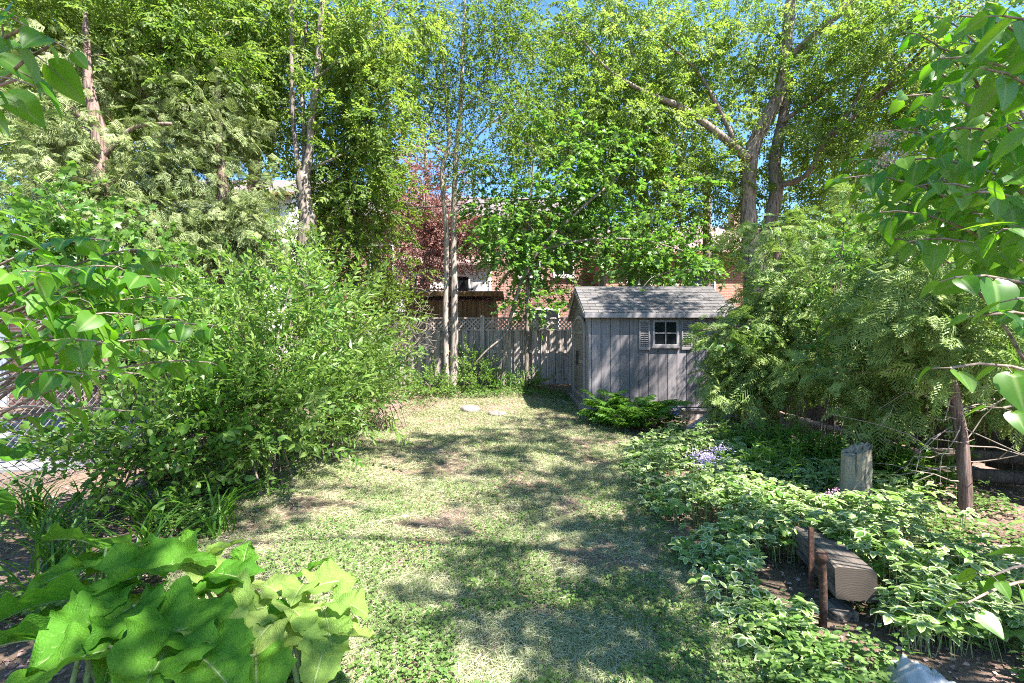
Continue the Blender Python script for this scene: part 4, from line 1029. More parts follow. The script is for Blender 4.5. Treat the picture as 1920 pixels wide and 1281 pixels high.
cedar('tall dull green cedar behind the others along the plank fence', tr, [],
      [el(1600, 480, 110, 100, 7.4, .8), el(1700, 420, 120, 100, 7.3, .9), el(1590, 620, 100, 110, 7.2, .8), el(1840, 400, 110, 120, 6.8, .9), el(1700, 640, 120, 110, 6.9, .8), el(1560, 730, 90, 50, 6.6, .6)], 120, 13, 45, 'cedar_bright', .17)

# unseen tree beside the viewer, crown shaped to throw dapples on lawn, burdock and shed
tr = A3([[5.6, .2, -.1, .2], [5.55, .25, 1.5, .17], [5.4, .4, 3.2, .15], [5.1, .6, 5.0, .11], [4.6, .8, 7.0, .06]])
lb = [A3([[5.42, .38, 3.0, .08], [4.6, .7, 4.2, .06], [3.4, .9, 5.2, .045], [2.0, .9, 5.8, .025], [.3, .7, 6.1, .012]]), A3([[5.3, .5, 3.8, .07], [5.0, 1.6, 4.8, .05], [4.4, 2.8, 5.6, .035], [3.8, 3.8, 6.2, .02]]), A3([[5.25, .6, 4.2, .07], [5.4, 2.0, 5.6, .06], [5.6, 3.8, 6.8, .045], [5.8, 5.6, 7.7, .02]]),
      A3([[5.2, .55, 4.4, .06], [4.2, -.6, 5.6, .045], [3.0, -1.2, 6.4, .03], [1.6, -1.0, 6.9, .018]])]
def up_el(x, y, z, rx, ry, rz, w): return A3([x, y, z], float), A3([rx, ry, rz], float), w
SHADE = [up_el(4.4, 2.2, 6.2, 1.1, 1.0, .6, .5), up_el(3.5, 1.0, 5.8, 1.2, .6, .4, .9), up_el(.2, .7, 6.2, .8, .6, .4, 1.5), up_el(1.0, 1.7, 6.3, .7, .4, .3, .8), up_el(5.2, .8, 6.8, 1.2, 1.2, .8, .6), up_el(1.1, -.8, 5.8, .85, .65, .45, 2.3), up_el(4.3, 3.6, 6.6, .8, .8, .5, 1.1),
         up_el(5.7, 5.7, 7.8, 1.0, .9, .5, 2.4), up_el(6.4, 5.0, 8.0, .8, .8, .5, .5), up_el(3.1, 3.4, 7.0, 1.3, 1.0, .4, 1.7), up_el(4.3, 4.8, 7.3, 1.0, .8, .4, 1.3), up_el(3.2, 0, 6.0, .6, .35, .3, .9), up_el(4.3, 2.1, 6.5, 1.0, .3, .3, .9), up_el(1.8, 3.8, 6.8, .9, .4, .3, 1.2), up_el(5.4, 7.0, 8.2, 1.1, .6, .35, 1.2)]
tree('unseen_shade_tree', 'light green tree out of view at right, shaped to cast dappled shade', tr, lb, SHADE, 138, 6, .13, SPR_ASH, M['ash'], M['bark_grey'], 46, size=1.0, zmin=2.5, rmax=.025)

# ================================================================== SHRUBS
def shrub(name, label, base, ells, n, per, spread, sprays, mat, seed, nstem=12, up=.55, size=1.0, group=None, keep=None, stem_r=.012, tmean=.5, zmin=.05):
    q = np.random.default_rng(seed); bz = float(g(base[0], base[1])); o = thing(name, label, 'shrub', (base[0], base[1], bz), group)
    cc, (V, Fc, ti) = foliage(ells, n, per, spread, sprays, q, droop=0, up=up, size=size, flat=.8, keep=keep, tmean=tmean, zmin=zmin, svar=(.5, 1.25))
    tops = cc[np.argsort(-cc[:, 2])][:nstem*3][::3]; tb_ = []; sk = []; rr = []
    for t in tops:
        b0 = A3([base[0], base[1], bz-.03])+A3([q.normal(0, .12), q.normal(0, .12), 0])
        mid = b0*.5+t*.5; mid[:2] = b0[:2]*.68+t[:2]*.32
        s = np.linspace(0, 1, 8)[:, None]; P = b0*(1-s)**2+2*mid*s*(1-s)+t*s*s
        r = stem_r*np.linspace(1, .4, 8)*q.uniform(.7, 1.2); tb_.append(tube(P, r, 6, cap=False)); sk.append(P); rr.append(r)
    sk = np.concatenate(sk); rr = np.concatenate(rr)
    part('stems', *join(tb_+[branches(sk, rr, cc, q, .003, .007, .05, 4)]), M['twig'], o, smooth=True, kind='stuff')
    part('foliage', V, [Fc], mat, o, {'tint': ti}, kind='stuff')
    return o
G_SH = 'narrow-leaved shrubs of the left bed'
shrub('flowering_shrub', 'tall narrow-leaved shrub at the front of the left bed', (-2.55, 4.6), [el(480, 710, 85, 65, 4.7, .5), el(430, 770, 90, 60, 4.4, .4), el(510, 640, 60, 50, 4.9, .4), el(510, 800, 60, 50, 4.6, .3), el(550, 560, 30, 40, 5.0, .2, 900), el(450, 600, 25, 40, 4.7, .2, 700)], 70, 8, .17, SPR_SHRUB, M['shrub'], 51, 14, group=G_SH)
shrub('flowering_shrub', 'middle narrow-leaved shrub bulging over the lawn edge below the ash trunk', (-2.35, 6.0), [el(620, 680, 75, 65, 6.0, .5), el(590, 750, 80, 55, 5.7, .4), el(610, 600, 65, 50, 6.2, .5), el(670, 750, 50, 40, 6.2, .4), el(660, 560, 25, 40, 6.3, .2, 700), el(590, 540, 25, 40, 6.3, .2, 700)], 68, 8, .19, SPR_SHRUB, M['shrub'], 52, 14, group=G_SH, tmean=.62)
shrub('flowering_shrub', 'farthest narrow-leaved shrub of the left bed near the fence', (-2.1, 7.9), [el(705, 720, 40, 38, 7.8, .4), el(660, 650, 45, 40, 7.9, .5), el(710, 760, 35, 25, 7.6, .3), el(640, 700, 50, 50, 7.6, .4)], 46, 8, .17, SPR_SHRUBF, M['shrub'], 53, 10, group=G_SH, tmean=.58)
shrub('flowering_shrub', 'narrow-leaved shrub behind the heart-leaved branch at left', (-4.0, 5.7), [el(370, 610, 100, 50, 5.8, .5), el(440, 590, 80, 35, 6.2, .5), el(330, 660, 100, 50, 5.5, .5), el(250, 590, 100, 50, 5.6, .5)], 66, 8, .19, SPR_SHRUB, M['shrub'], 54, 12, group=G_SH, tmean=.42)
shrub('broad_leaved_shrub', 'broad-leaved shrub below the grey-green cedar at far left', (-5.3, 5.6), [el(140, 480, 130, 40, 5.6, .6), el(130, 400, 70, 40, 5.5, .5), el(260, 500, 110, 30, 5.8, .5), el(40, 500, 70, 50, 5.3, .5)], 50, 7, .18, SPR_MAPLE, M['norway'], 55, 10, up=.2)
shrub('low_shrub', 'dark straggling low shrub in front of the chain-link fence', (-3.6, 4.0), [el(300, 790, 110, 45, 4.1, .4), el(220, 850, 90, 45, 3.9, .35), el(400, 840, 80, 50, 4.2, .4), el(330, 890, 70, 35, 3.8, .3)], 55, 7, .15, SPR_BROAD, M['shrub'], 56, 10, up=.35, tmean=.3)
shrub('low_shrub', 'small bright bush at the foot of the twin-stemmed tree', (-1.75, 10.4), [el(812, 725, 25, 18, 10.4, .3), el(790, 742, 28, 12, 10.1, .3)], 20, 8, .16, SPR_SMALL, M['shrub'], 57, 6)
shrub('low_shrub', 'small pale bush between the twin stems and the fence post', (-.95, 11.1), [el(885, 690, 22, 35, 11.1, .2), el(880, 725, 30, 15, 10.9, .2)], 24, 8, .14, SPR_SMALL, M['shrub'], 58, 6)
shrub('low_shrub', 'low green sprouts along the fence foot below the maple sapling', (.1, 11.2), [el(930, 722, 30, 12, 11.1, .15), el(985, 720, 30, 12, 11.1, .15)], 24, 7, .12, SPR_SMALL, M['norway'], 59, 6)
shrub('low_shrub', 'pale small-leaved shrub in front of the fence left of the dead twigs', (-2.9, 10.2), [el(690, 560, 55, 45, 10, .5), el(735, 580, 35, 30, 10.3, .4), el(680, 610, 50, 45, 9.8, .5)], 55, 10, .2, SPR_SMALL, M['dull'], 60, 8)

shrub('broad_leaved_shrub', 'broad-leaved sapling growing up through the cedars at right', (4.1, 6.0), [el(1560, 520, 70, 70, 5.9, .4), el(1640, 460, 70, 50, 5.8, .4), el(1500, 650, 50, 40, 5.7, .3), el(1640, 640, 60, 40, 5.6, .3)], 42, 6, .18, SPR_BROAD, M['norway'], 61, 8, up=.1)
# dead twigs against the fence
q = np.random.default_rng(70); tl = []; b0 = W(735, 690, 10.6)
for k in range(46):
    t = W(q.uniform(690, 815), q.uniform(545, 660), 10.6+q.normal(0, .3)); mid = (b0+t)/2+q.normal(0, .12, 3)
    s = np.linspace(0, 1, 7)[:, None]; P = b0*(1-s)**2+2*mid*s*(1-s)+t*s*s; tl.append(tube(P, .011*np.linspace(1, .3, 7), 5, cap=False))
    for _ in range(3):
        j = q.integers(3, 7); e_ = P[j]+q.normal(0, .2, 3); tl.append(tube(A3([P[j], (P[j]+e_)/2+q.normal(0, .03, 3), e_]), [.006, .005, .003], 4, cap=False))
o = single('dead_bush', *join(tl), M['dead_twig'], smooth=True, origin=b0); tag(o, 'leafless tangle of pale dead twigs against the fence top', 'bush')

# bare cedar twigs at the foot of the right-hand trunk
tl = []
for k in range(16):
    z = q.uniform(.3, .95); a = q.uniform(0, 2*math.pi); b_ = A3([3.86+.02*math.cos(a), 3.9, z]); L_ = q.uniform(.4, 1.1)
    d = A3([math.cos(a), .5*math.sin(a), q.uniform(-.25, .15)]); P = [b_]
    for s in range(5): d = norm(d+q.normal(0, .28, 3)); P.append(P[-1]+d*L_/5)
    P = A3(P); P[:, 2] = np.maximum(P[:, 2], .05); tl.append(tube(P, .006*np.linspace(1, .3, 6), 5, cap=False))
    j = q.integers(2, 5); e_ = P[j]+norm(q.normal(0, 1, 3))*.3; e_[2] = max(e_[2], .04); tl.append(tube(A3([P[j], (P[j]+e_)/2+q.normal(0, .03, 3), e_]), [.005, .004, .002], 4, cap=False))
tgt = [o_ for o_ in bpy.data.objects if o_.get('label', '').startswith('cedar with thin rough trunk')][0]
part('dead_twigs', *join(tl), M['dead_twig'], tgt, smooth=True, kind='stuff')

# ================================================================== LILACS (heart-shaped leaves, every leaf its own part)
lq = np.random.default_rng(80)
HEART = []; HEARTS = {}
for _ in range(22):
    ht = T_heart(lq.uniform(.05, .35), lq.uniform(.05, .4), lq.normal(0, .25)); hm_ = mesh('leaf', ht[0], [ht[1]], M['lilac'], {'tint': np.clip(lq.uniform(0, 1)+lq.normal(0, .05, 45), 0, 1), 'edge': np.tile([0, 0, 1.0, 0, 0], 9)}, smooth=True)
    HEART.append(hm_); HEARTS[hm_.name] = ht
def lilac(label, base, targets, seed, per=9, ls=.108, reach=.52, name='lilac_bush'):
    q = np.random.default_rng(seed); o = thing(name, label, 'shrub', (*base, float(g(*base))))
    b0 = A3([*base, -.03]); tubes = []; cnt = 0; rest = []
    for (px, py, Yd, k) in targets:
        t = W(px, py, Yd); s0 = b0+A3([q.normal(0, .08), q.normal(0, .08), 0])
        c1 = s0*.65+t*.35; c1[:2] = s0[:2]*.85+t[:2]*.15; c1[2] = s0[2]+(t[2]-s0[2])*.75
        c2 = s0*.25+t*.75; c2[2] = max(t[2]+.08, c2[2])
        s = np.linspace(0, 1, 14)[:, None]; P = s0*(1-s)**3+3*c1*s*(1-s)**2+3*c2*s*s*(1-s)+t*s**3
        tubes.append(tube(P, np.linspace(.012, .0028, 14), 7, cap=False))
        seg = np.linalg.norm(np.diff(P, axis=0), axis=1); acc = np.concatenate([[0], np.cumsum(seg)]); tot = acc[-1]
        nn = k if k else per
        for i_ in range(nn):
            sd = tot-reach*(i_/(nn-1))**1.05 if nn > 1 else tot
            p = A3([np.interp(sd, acc, P[:, a]) for a in range(3)]); j = min(max(np.searchsorted(acc, sd)-1, 0), 12); ax = norm(P[j+1]-P[j])
            side = norm(np.cross(ax, [0, 0, 1.0])); upv = np.cross(side, ax)
            for sg in (-1, 1):
                a = (i_ % 2)*.9+q.normal(0, .4)
                d = norm(ax*.45+sg*(side*math.cos(a)+upv*math.sin(a)*.6)+q.normal(0, .18, 3)+A3([0, 0, -.25]))
                pl = q.uniform(.02, .035); pe = p+d*pl
                tubes.append(tube(A3([p, pe]), [.0018, .0014], 4, cap=False))
                d2 = norm(d+A3([0, 0, -q.uniform(.2, .9)]))
                hm = HEART[q.integers(22)]; R_ = frames(d2[None], q.normal(0, .5, 1))[0]; sz = ls*q.uniform(.6, 1.15)*(.6 if i_ == 0 else 1); cnt += 1
                if cnt <= 300: piece('leaf', hm, o, pe, R_, sz)
                else: rest.append((hm, R_, pe, sz))
    part('stems', *join(tubes), M['twig'], o, smooth=True, kind='stuff')
    if rest:
        Vs = []; Fs = []; Ts = []; Es = []; n0 = 0
        for hm, R_, pe, sz in rest:
            tv, tf, _ = HEARTS[hm.name]; Vs.append(tv@R_.T*sz+pe); Fs.append(tf+n0); n0 += len(tv); Ts.append(np.full(len(tv), q.random())); Es.append(np.tile([0, 0, 1.0, 0, 0], 9))
        part('more_leaves', np.concatenate(Vs), [np.concatenate(Fs)], M['lilac'], o, {'tint': np.concatenate(Ts), 'edge': np.concatenate(Es)}, smooth=True, kind='stuff')
    return o
lilac('heart-leaved lilac branches filling the right edge in front of the cedars', (3.0, 1.75),
      [(1575, 335, 2.15, 8), (1640, 400, 2.0, 7), (1690, 300, 1.75, 8), (1720, 450, 1.7, 6), (1640, 250, 2.2, 6), (1790, 240, 1.5, 8), (1850, 130, 1.35, 8), (1760, 110, 1.7, 7), (1880, 30, 1.3, 7), (1800, 30, 1.6, 6), (1740, 345, 1.4, 6),
       (1830, 360, 1.35, 7), (1880, 430, 1.25, 6), (1790, 520, 1.25, 5), (1850, 590, 1.15, 4), (1780, 690, 1.15, 3), (1905, 560, 1.1, 4), (1905, 230, 1.2, 6), (1700, 180, 1.9, 6), (1880, 765, 1.25, 2), (1815, 1130, 1.3, 3), (1860, 1080, 1.35, 3)], 81)
lilac('heart-leaved lilac branches reaching in from the left edge', (-3.4, 2.1),
      [(290, 470, 2.0, 8), (220, 500, 1.85, 8), (330, 560, 1.95, 7), (400, 610, 2.0, 7), (250, 590, 1.75, 7), (150, 560, 1.7, 7), (80, 510, 1.6, 6), (60, 600, 1.55, 6), (395, 680, 2.05, 5), (250, 700, 1.7, 6), (150, 700, 1.6, 5), (330, 640, 1.85, 5), (110, 770, 1.65, 2), (180, 640, 1.6, 5), (30, 440, 1.7, 5), (260, 540, 1.9, 7), (330, 500, 2.1, 6), (110, 640, 1.6, 5), (230, 770, 1.75, 3), (200, 450, 2.0, 6),
       (105, 80, .98, 5), (50, 50, .95, 5), (30, 150, .95, 3), (10, 20, 1.05, 4), (300, 520, 1.9, 6), (130, 500, 1.75, 6)], 82, ls=.092, reach=.45)
lilac('second heart-leaved lilac just behind the near one at right', (3.5, 2.6),
      [(1600, 300, 2.5, 8), (1660, 380, 2.4, 8), (1700, 240, 2.3, 8), (1760, 300, 2.2, 8), (1720, 130, 2.4, 8), (1800, 80, 2.2, 8), (1860, 200, 2.1, 8), (1830, 300, 2.1, 8), (1880, 350, 2.1, 8), (1780, 430, 2.2, 7), (1860, 470, 2.1, 7), (1660, 450, 2.5, 6), (1880, 60, 2.1, 8), (1740, 30, 2.4, 7), (1620, 360, 2.6, 6), (1690, 330, 2.5, 7), (1900, 540, 2.1, 6), (1780, 160, 2.0, 8), (1830, 20, 2.0, 8), (1880, 130, 1.9, 8), (1720, 200, 2.3, 8), (1800, 250, 1.9, 8), (1880, 280, 1.8, 8), (1820, 400, 1.9, 8), (1740, 400, 2.2, 8), (1650, 310, 2.4, 8), (1770, 340, 2.0, 8), (1900, 400, 1.8, 7), (1830, 480, 2.0, 7), (1690, 60, 2.4, 7), (1760, 90, 2.2, 8)], 83, ls=.098)
lilac('second heart-leaved lilac behind the near one at left', (-4.1, 3.0),
      [(300, 500, 2.7, 8), (240, 540, 2.6, 8), (160, 500, 2.5, 7), (90, 560, 2.5, 8), (340, 600, 2.7, 7), (210, 620, 2.5, 8), (120, 610, 2.4, 8), (40, 540, 2.4, 8), (280, 660, 2.6, 6), (60, 660, 2.4, 7), (170, 540, 2.5, 8), (20, 480, 2.5, 8), (380, 560, 2.9, 6), (130, 720, 2.4, 4)], 84, ls=.095)
# faded flower head on the right lilac
lr = [o_ for o_ in bpy.data.objects if o_.get('label', '').startswith('heart-leaved lilac branches filling')][0]
for cpx, cpy, cy in ((1655, 262, 2.15), (1668, 300, 2.1)):
    c = W(cpx, cpy, cy); n = 240; P = q.normal(0, 1, (n, 3))*A3([.035, .03, .018])+c
    V, Fc, ti = inst(RH2, frames(q.normal(0, 1, (n, 3)), q.normal(0, 1, n)), P, np.full(n, .011), q.uniform(.2, .9, n)); part('flower_head', V, [Fc], M['petal_faded'], lr, {'tint': ti}, kind='stuff')

# ================================================================== BURDOCK (big leaves, each its own part with stalk)
def burdock_leaf(L, Wd, mat, q):
    """undulating broad leaf with heart base, wavy margin and sunken veins"""
    nx_, ny_ = 46, 25; V = []; E = []; ph = q.uniform(0, 6, 6); bend = q.uniform(.15, .6); wav = q.uniform(.05, .10); fold = q.uniform(.2, .6)
    for i in range(nx_):
        t = i/(nx_-1)
        w = (math.sin(math.pi*min(1, (t*.93+.07))**.70)**.6)*.5*(1-.2*t)+.012
        for j in range(ny_):
            s = (j/(ny_-1))*2-1
            edge = abs(s); sd = 1 if s > 0 else 0
            x = t-(.20*edge**1.4*(1-t/.3) if t < .3 else 0)
            rag = 1+.10*math.sin(10*t+ph[0]+2*sd)+.07*math.sin(23*t+ph[1]+3*sd)+.035*math.sin(47*t+ph[3])
            y = s*w*rag
            vp = (t*6-edge*2.2+ph[5]*0) % 1.0; vd = min(vp, 1-vp)
            vein = math.exp(-(vd/.08)**2)*(1-edge*.45)*(edge > .06)
            mid = math.exp(-(s/.07)**2)
            z = fold*abs(y)*(1-.5*t)-bend*(t-.25)**2+wav*edge**1.6*math.sin(13*t+ph[2]+1.7*sd)+.03*edge*math.sin(27*t+ph[3]+2*sd)+.02*math.sin(6*x+ph[4])*math.sin(7*y)-.03*vein-.03*mid
            V.append([x*L, y*Wd, z*L]); E.append(max(.92*vein, .85*mid))
    V = A3(V); i = np.arange(nx_-1)[:, None]*ny_; j = np.arange(ny_-1)[None]
    Q = np.stack([i+j, i+ny_+j, i+ny_+j+1, i+j+1], -1).reshape(-1, 4)
    return V, Q, A3(E), ny_
bq = np.random.default_rng(90)
# (plant, px, py of blade centre, depth, blade length m, heading deg (0 = +X, 90 = away), pitch deg, pale = sunlit leaf colour)
BL = [(0, 160, 1010, 2.05, .42, 165, 12, 0), (0, 300, 1060, 1.95, .46, 40, 8, 0), (0, 85, 1125, 1.75, .42, 200, 5, 0), (0, 20, 1200, 1.6, .36, 190, 0, 0), (0, 205, 1110, 1.8, .3, 95, 20, 0),
      (1, 175, 1175, 1.65, .42, 250, -4, 0), (1, 110, 1245, 1.5, .40, 215, -5, 0), (1, 350, 1175, 1.7, .46, 20, 2, 0), (1, 300, 1235, 1.55, .42, 285, -6, 0), (1, 255, 1130, 1.8, .34, 120, 10, 0), (1, 400, 1250, 1.55, .36, 330, -6, 0),
      (2, 405, 1035, 2.2, .28, 60, 25, 1), (2, 425, 1075, 2.05, .3, 170, 10, 0), (2, 455, 1055, 2.15, .22, 95, 70, 0), (2, 380, 1110, 1.95, .28, 210, 0, 0), (2, 430, 1130, 1.95, .32, 330, 5, 1), (2, 335, 1030, 2.15, .3, 130, 20, 0),
      (3, 505, 1100, 2.05, .24, 160, 15, 1), (3, 560, 1105, 2.02, .24, 280, 10, 1), (3, 620, 1090, 2.08, .26, 20, 8, 1), (3, 535, 1190, 1.82, .28, 260, -15, 1), (3, 470, 1210, 1.75, .34, 250, -20, 1), (3, 615, 1175, 1.85, .3, 300, -12, 1), (3, 650, 1130, 1.95, .24, 345, 0, 1), (3, 600, 1240, 1.72, .28, 280, -15, 1), (3, 590, 1060, 2.2, .2, 60, 20, 0),
      (0, 240, 1035, 2.05, .3, 100, 18, 0), (0, 130, 1070, 1.9, .3, 230, 5, 0), (1, 60, 1180, 1.7, .32, 170, 5, 0), (1, 220, 1200, 1.62, .3, 300, -5, 0), (1, 420, 1190, 1.7, .3, 350, -4, 1), (1, 330, 1130, 1.85, .3, 70, 12, 0), (2, 480, 1140, 1.95, .26, 20, 4, 1), (2, 370, 1065, 2.08, .26, 150, 15, 1), (3, 560, 1150, 1.9, .25, 320, 0, 1), (3, 660, 1190, 1.85, .22, 10, 0, 1), (1, 480, 1265, 1.6, .3, 300, -10, 0), (3, 500, 1160, 1.88, .22, 200, 5, 0),
      (4, 10, 855, 2.6, .34, 30, 10, 0), (4, -30, 940, 2.3, .36, 0, 5, 0)]
BB = [(-1.75, 1.95), (-1.3, 1.72), (-1.2, 2.05), (-.88, 1.95), (-3.0, 2.6)]
BLAB = ['large-leaved burdock with a raised leaf at the lower left edge', 'big dark green burdock in the lower left corner, dappled with sun', 'burdock with crinkled upright leaves beside the lawn, behind the others', 'pale yellow-green sunlit burdock spreading onto the lawn', 'burdock leaf poking in at the left edge below the fence mesh']
BP = [thing('burdock_plant', lb_, 'plant', (b[0], b[1], 0), 'burdock plants in the lower left') for lb_, b in zip(BLAB, BB)]
for pl, px, py, Yd, L_, hd, pt, pale in BL:
    o = BP[pl]; c = W(px, py, Yd); c[2] = max(c[2], .1)
    h_, p_ = math.radians(hd), math.radians(pt); d = A3([math.cos(h_)*math.cos(p_), math.sin(h_)*math.cos(p_), math.sin(p_)])
    L_ *= .74; R_ = frames(d[None], bq.normal(0, .3, 1))[0]; V, Q, E_, ny_ = burdock_leaf(L_, L_*bq.uniform(.85, 1.1), None, bq)
    b_ = c-d*L_*.42; Vw = V@R_.T+b_; Vw[:, 2] = np.maximum(Vw[:, 2], .03)
    mt = M['burdock_sunlit'] if pale else M['burdock']
    lf = part('leaf', Vw, [Q], mt, o, {'tint': np.clip(bq.uniform(.2, .8)+bq.normal(0, .02, len(Vw)), 0, 1), 'edge': E_}, smooth=True)
    b0 = A3([BB[pl][0]+bq.normal(0, .04), BB[pl][1]+bq.normal(0, .04), -.02]); mid = (b0+b_)/2; mid[2] = max(b_[2], .1)*.8; mid[:2] = b0[:2]*.6+b_[:2]*.4
    s = np.linspace(0, 1, 8)[:, None]; P = b0*(1-s)**2+2*mid*s*(1-s)+b_*s*s
    part('stalk', *tube(P, np.linspace(.011, .006, 8), 8), M['stalk'], lf, smooth=True)
    rb = A3([V[i*ny_+ny_//2] for i in range(0, 46, 4)])@R_.T+b_+R_[:, 2]*.002
    rb[:, 2] = np.maximum(rb[:, 2], .031); part('midrib', *tube(rb, np.linspace(.005, .0012, 12), 5), M['stalk'], lf, smooth=True)

# ================================================================== DAYLILIES (strap leaves)
dq = np.random.default_rng(95)
def strap(L, w, arch, q):
    n = 9; V = []
    for i in range(n):
        t = i/(n-1); a = arch*t; x = L*(math.sin(a)/arch if arch else 0); z = L*((1-math.cos(a))/arch)
        # starts upright, bends over
        ang = math.pi/2-arch*t
        V.append([t, ang])
    P = [[0, 0]]
    for i in range(1, n): P.append([P[-1][0]+math.cos(V[i][1])*L/(n-1), P[-1][1]+math.sin(V[i][1])*L/(n-1)])
    out = []
    for i, (x, z) in enumerate(P):
        t = i/(n-1); ww = w*(1-t**2.2)*.5+.0006
        out += [[x, -ww, z+ww*.5], [x, 0, z], [x, ww, z+ww*.5]]
    k = np.arange(n-1)[:, None]*3; j = np.arange(2)[None]
    return A3(out), np.stack([k+j, k+3+j, k+4+j, k+1+j], -1).reshape(-1, 4)
STR = []
for _ in range(8):
    V, Q = strap(dq.uniform(.45, .7), dq.uniform(.012, .018), dq.uniform(1.2, 2.4), dq); STR.append(mesh('leaf', V, [Q], M['daylily'], {'tint': np.full(len(V), dq.uniform(.1, .9))}, smooth=True))
for (x, y), lb_, n_ in (((-3.0, 3.0), 'dark green daylily clump at the left edge above the burdock', 46), ((-2.45, 3.0), 'daylily clump with arching straps behind the raised burdock leaf', 46), ((-3.5, 3.5), 'daylily clump at the left edge below the chain-link fence', 40), ((-2.85, 3.6), 'farthest daylily clump beside the low dark shrub', 40), ((-3.9, 3.7), 'daylily clump in the far left corner beside the chain-link fence', 40), ((-2.3, 3.55), 'daylily clump nearest the lawn in the left bed', 36), ((-2.6, 2.55), 'daylily clump right behind the burdock at the left edge', 40)):
    o = thing('daylily', lb_, 'plant', (x, y, 0), 'daylilies of the left bed')
    for k in range(n_):
        a = dq.uniform(0, 2*math.pi); c, s = math.cos(a), math.sin(a); tl_ = dq.normal(0, .12)
        R_ = A3([[c, -s, 0], [s, c, 0], [0, 0, 1.0]]) @ A3([[math.cos(tl_), 0, math.sin(tl_)], [0, 1, 0], [-math.sin(tl_), 0, math.cos(tl_)]])
        piece('leaf', STR[dq.integers(8)], o, (x+dq.normal(0, .06), y+dq.normal(0, .06), float(g(x, y))-.01), R_, dq.uniform(.75, 1.1))

# ================================================================== BED PLANTS ON THE RIGHT
def upright_plant(name, label, base, n, hgt, spread, leafT, ls, mat, seed, group, flower=None, nfl=0):
    q = np.random.default_rng(seed); o = thing(name, label, 'plant', (*base, float(g(*base))), group); it = []; st_ = []; fl = []
    for k in range(n):
        b = A3([base[0]+q.normal(0, spread), base[1]+q.normal(0, spread), 0]); b[2] = float(g(b[0], b[1]))-.02
        t = b+A3([q.normal(0, .08), q.normal(0, .08), hgt*q.uniform(.7, 1.1)]); mid = (b+t)/2+A3([q.normal(0, .03), q.normal(0, .03), 0])
        s = np.linspace(0, 1, 6)[:, None]; P = b*(1-s)**2+2*mid*s*(1-s)+t*s*s; st_.append(tube(P, np.linspace(.004, .002, 6), 5, cap=False))
        m_ = int(hgt/.028)+6; sv = q.uniform(.2, 1, m_); pos = np.stack([np.interp(sv, s[:, 0], P[:, a]) for a in range(3)], -1)
        az = np.arange(m_)*2.4+q.normal(0, .3, m_); d = np.stack([np.cos(az), np.sin(az), q.uniform(.1, .7, m_)+.3*(sv > .8)], -1)
        it.append(inst(leafT, frames(d, q.normal(0, .2, m_)), pos, ls*q.uniform(.7, 1.15, m_)*(1.2-.5*sv), np.clip(q.normal(.5, .2, m_), 0, 1)))
        if k < nfl: fl.append(t)
    part('stems', *join(st_), M['stalk'], o, smooth=True, kind='stuff')
    V, Fc, ti = pile(it); part('foliage', V, [Fc], mat, o, {'tint': ti}, kind='stuff')
    for t in fl:
        n_ = 60; P = t+A3([0, 0, .03])+q.normal(0, 1, (n_, 3))*A3([.042, .042, .028])
        V, Fc, ti = inst(RH2, frames(q.normal(0, 1, (n_, 3))*A3([1, 1, .3]), q.normal(0, .5, n_)), P, np.full(n_, .024), q.uniform(0, 1, n_))
        part('flower_head', V, [Fc], flower, o, {'tint': ti}, kind='stuff')
    return o
G_PH = 'tall leafy perennials behind the ground cover'
ph = [(1400, 830, 5.6, 'tall leafy perennial nearest the shed in the right bed'), (1455, 850, 5.3, 'bright green tall perennial second from the shed in the right bed'), (1510, 850, 5.0, 'tall narrow-leaved perennial in the middle of the right bed'), (1560, 870, 4.8, 'tall narrow-leaved perennial just left of the post stump'), (1670, 850, 4.7, 'leafy perennial just behind the post stump on its right side'), (1720, 890, 4.5, 'leafy perennial between the post stump and the thin cedar trunk'), (1450, 910, 4.5, 'tall perennial rising from the variegated leaves in front of its fellows')]
for k, (px, py, Yd, lb_) in enumerate(ph): upright_plant('tall_perennial', lb_, ((px-CX)/F*Yd, Yd), 26, .52, .14, LAN, .11, M['phlox'], 200+k, G_PH)
fl = [(1330, 855, 4.9, 9, 'pale violet flowering phlox above the pale leaves in the right bed'), (1345, 885, 4.6, 7, 'violet phlox just in front of the larger flowering one'), (1365, 990, 3.6, 4, 'small violet flower cluster nearest the lawn in the right bed'), (1275, 770, 7.3, 2, 'blue-violet flower in front of the shed wall')]
for k, (px, py, Yd, nf, lb_) in enumerate(fl): upright_plant('phlox', lb_, ((px-CX)/F*Yd, Yd), nf+3, H-(py-CY)/F*Yd+.05, .09, LAN, .07, M['phlox'], 220+k, 'violet flowers', M['iris'] if k == 3 else M['petal'], nf)
# pink flower spike in front of the stump
for k, (px, py, lb_) in enumerate(((1555, 925, 'pink flower spike leaning out left of the post stump'), (1603, 958, 'pink flower spike crossing the foot of the post stump'))):
    c = W(px, py, 3.55); o = thing('pink_flower', lb_, 'flower', (c[0], c[1], 0), 'pink flower spikes')
    q = np.random.default_rng(230+k); n_ = 70; s = q.uniform(-1, 1, n_); P = c+np.stack([.075*s, .02*s, -.02*s*(1 if k else -1)*1.2], -1)+q.normal(0, .009, (n_, 3))
    V, Fc, ti = inst(RH2, frames(q.normal(0, 1, (n_, 3)), q.normal(0, 1, n_)), P, np.full(n_, .016), q.uniform(0, 1, n_)); part('flower_spike', V, [Fc], M['petal_pink'], o, {'tint': ti}, kind='stuff')
    e_ = c+A3([-.075 if k == 0 else -.075, 0, 0]); b = A3([c[0]+.1, c[1], -.02]); part('stem', *tube(cat_rom(A3([b, (b+c)/2+[.02, 0, .1], c+[.07, 0, 0]]), .05), .003, 6), M['stalk'], o, smooth=True)

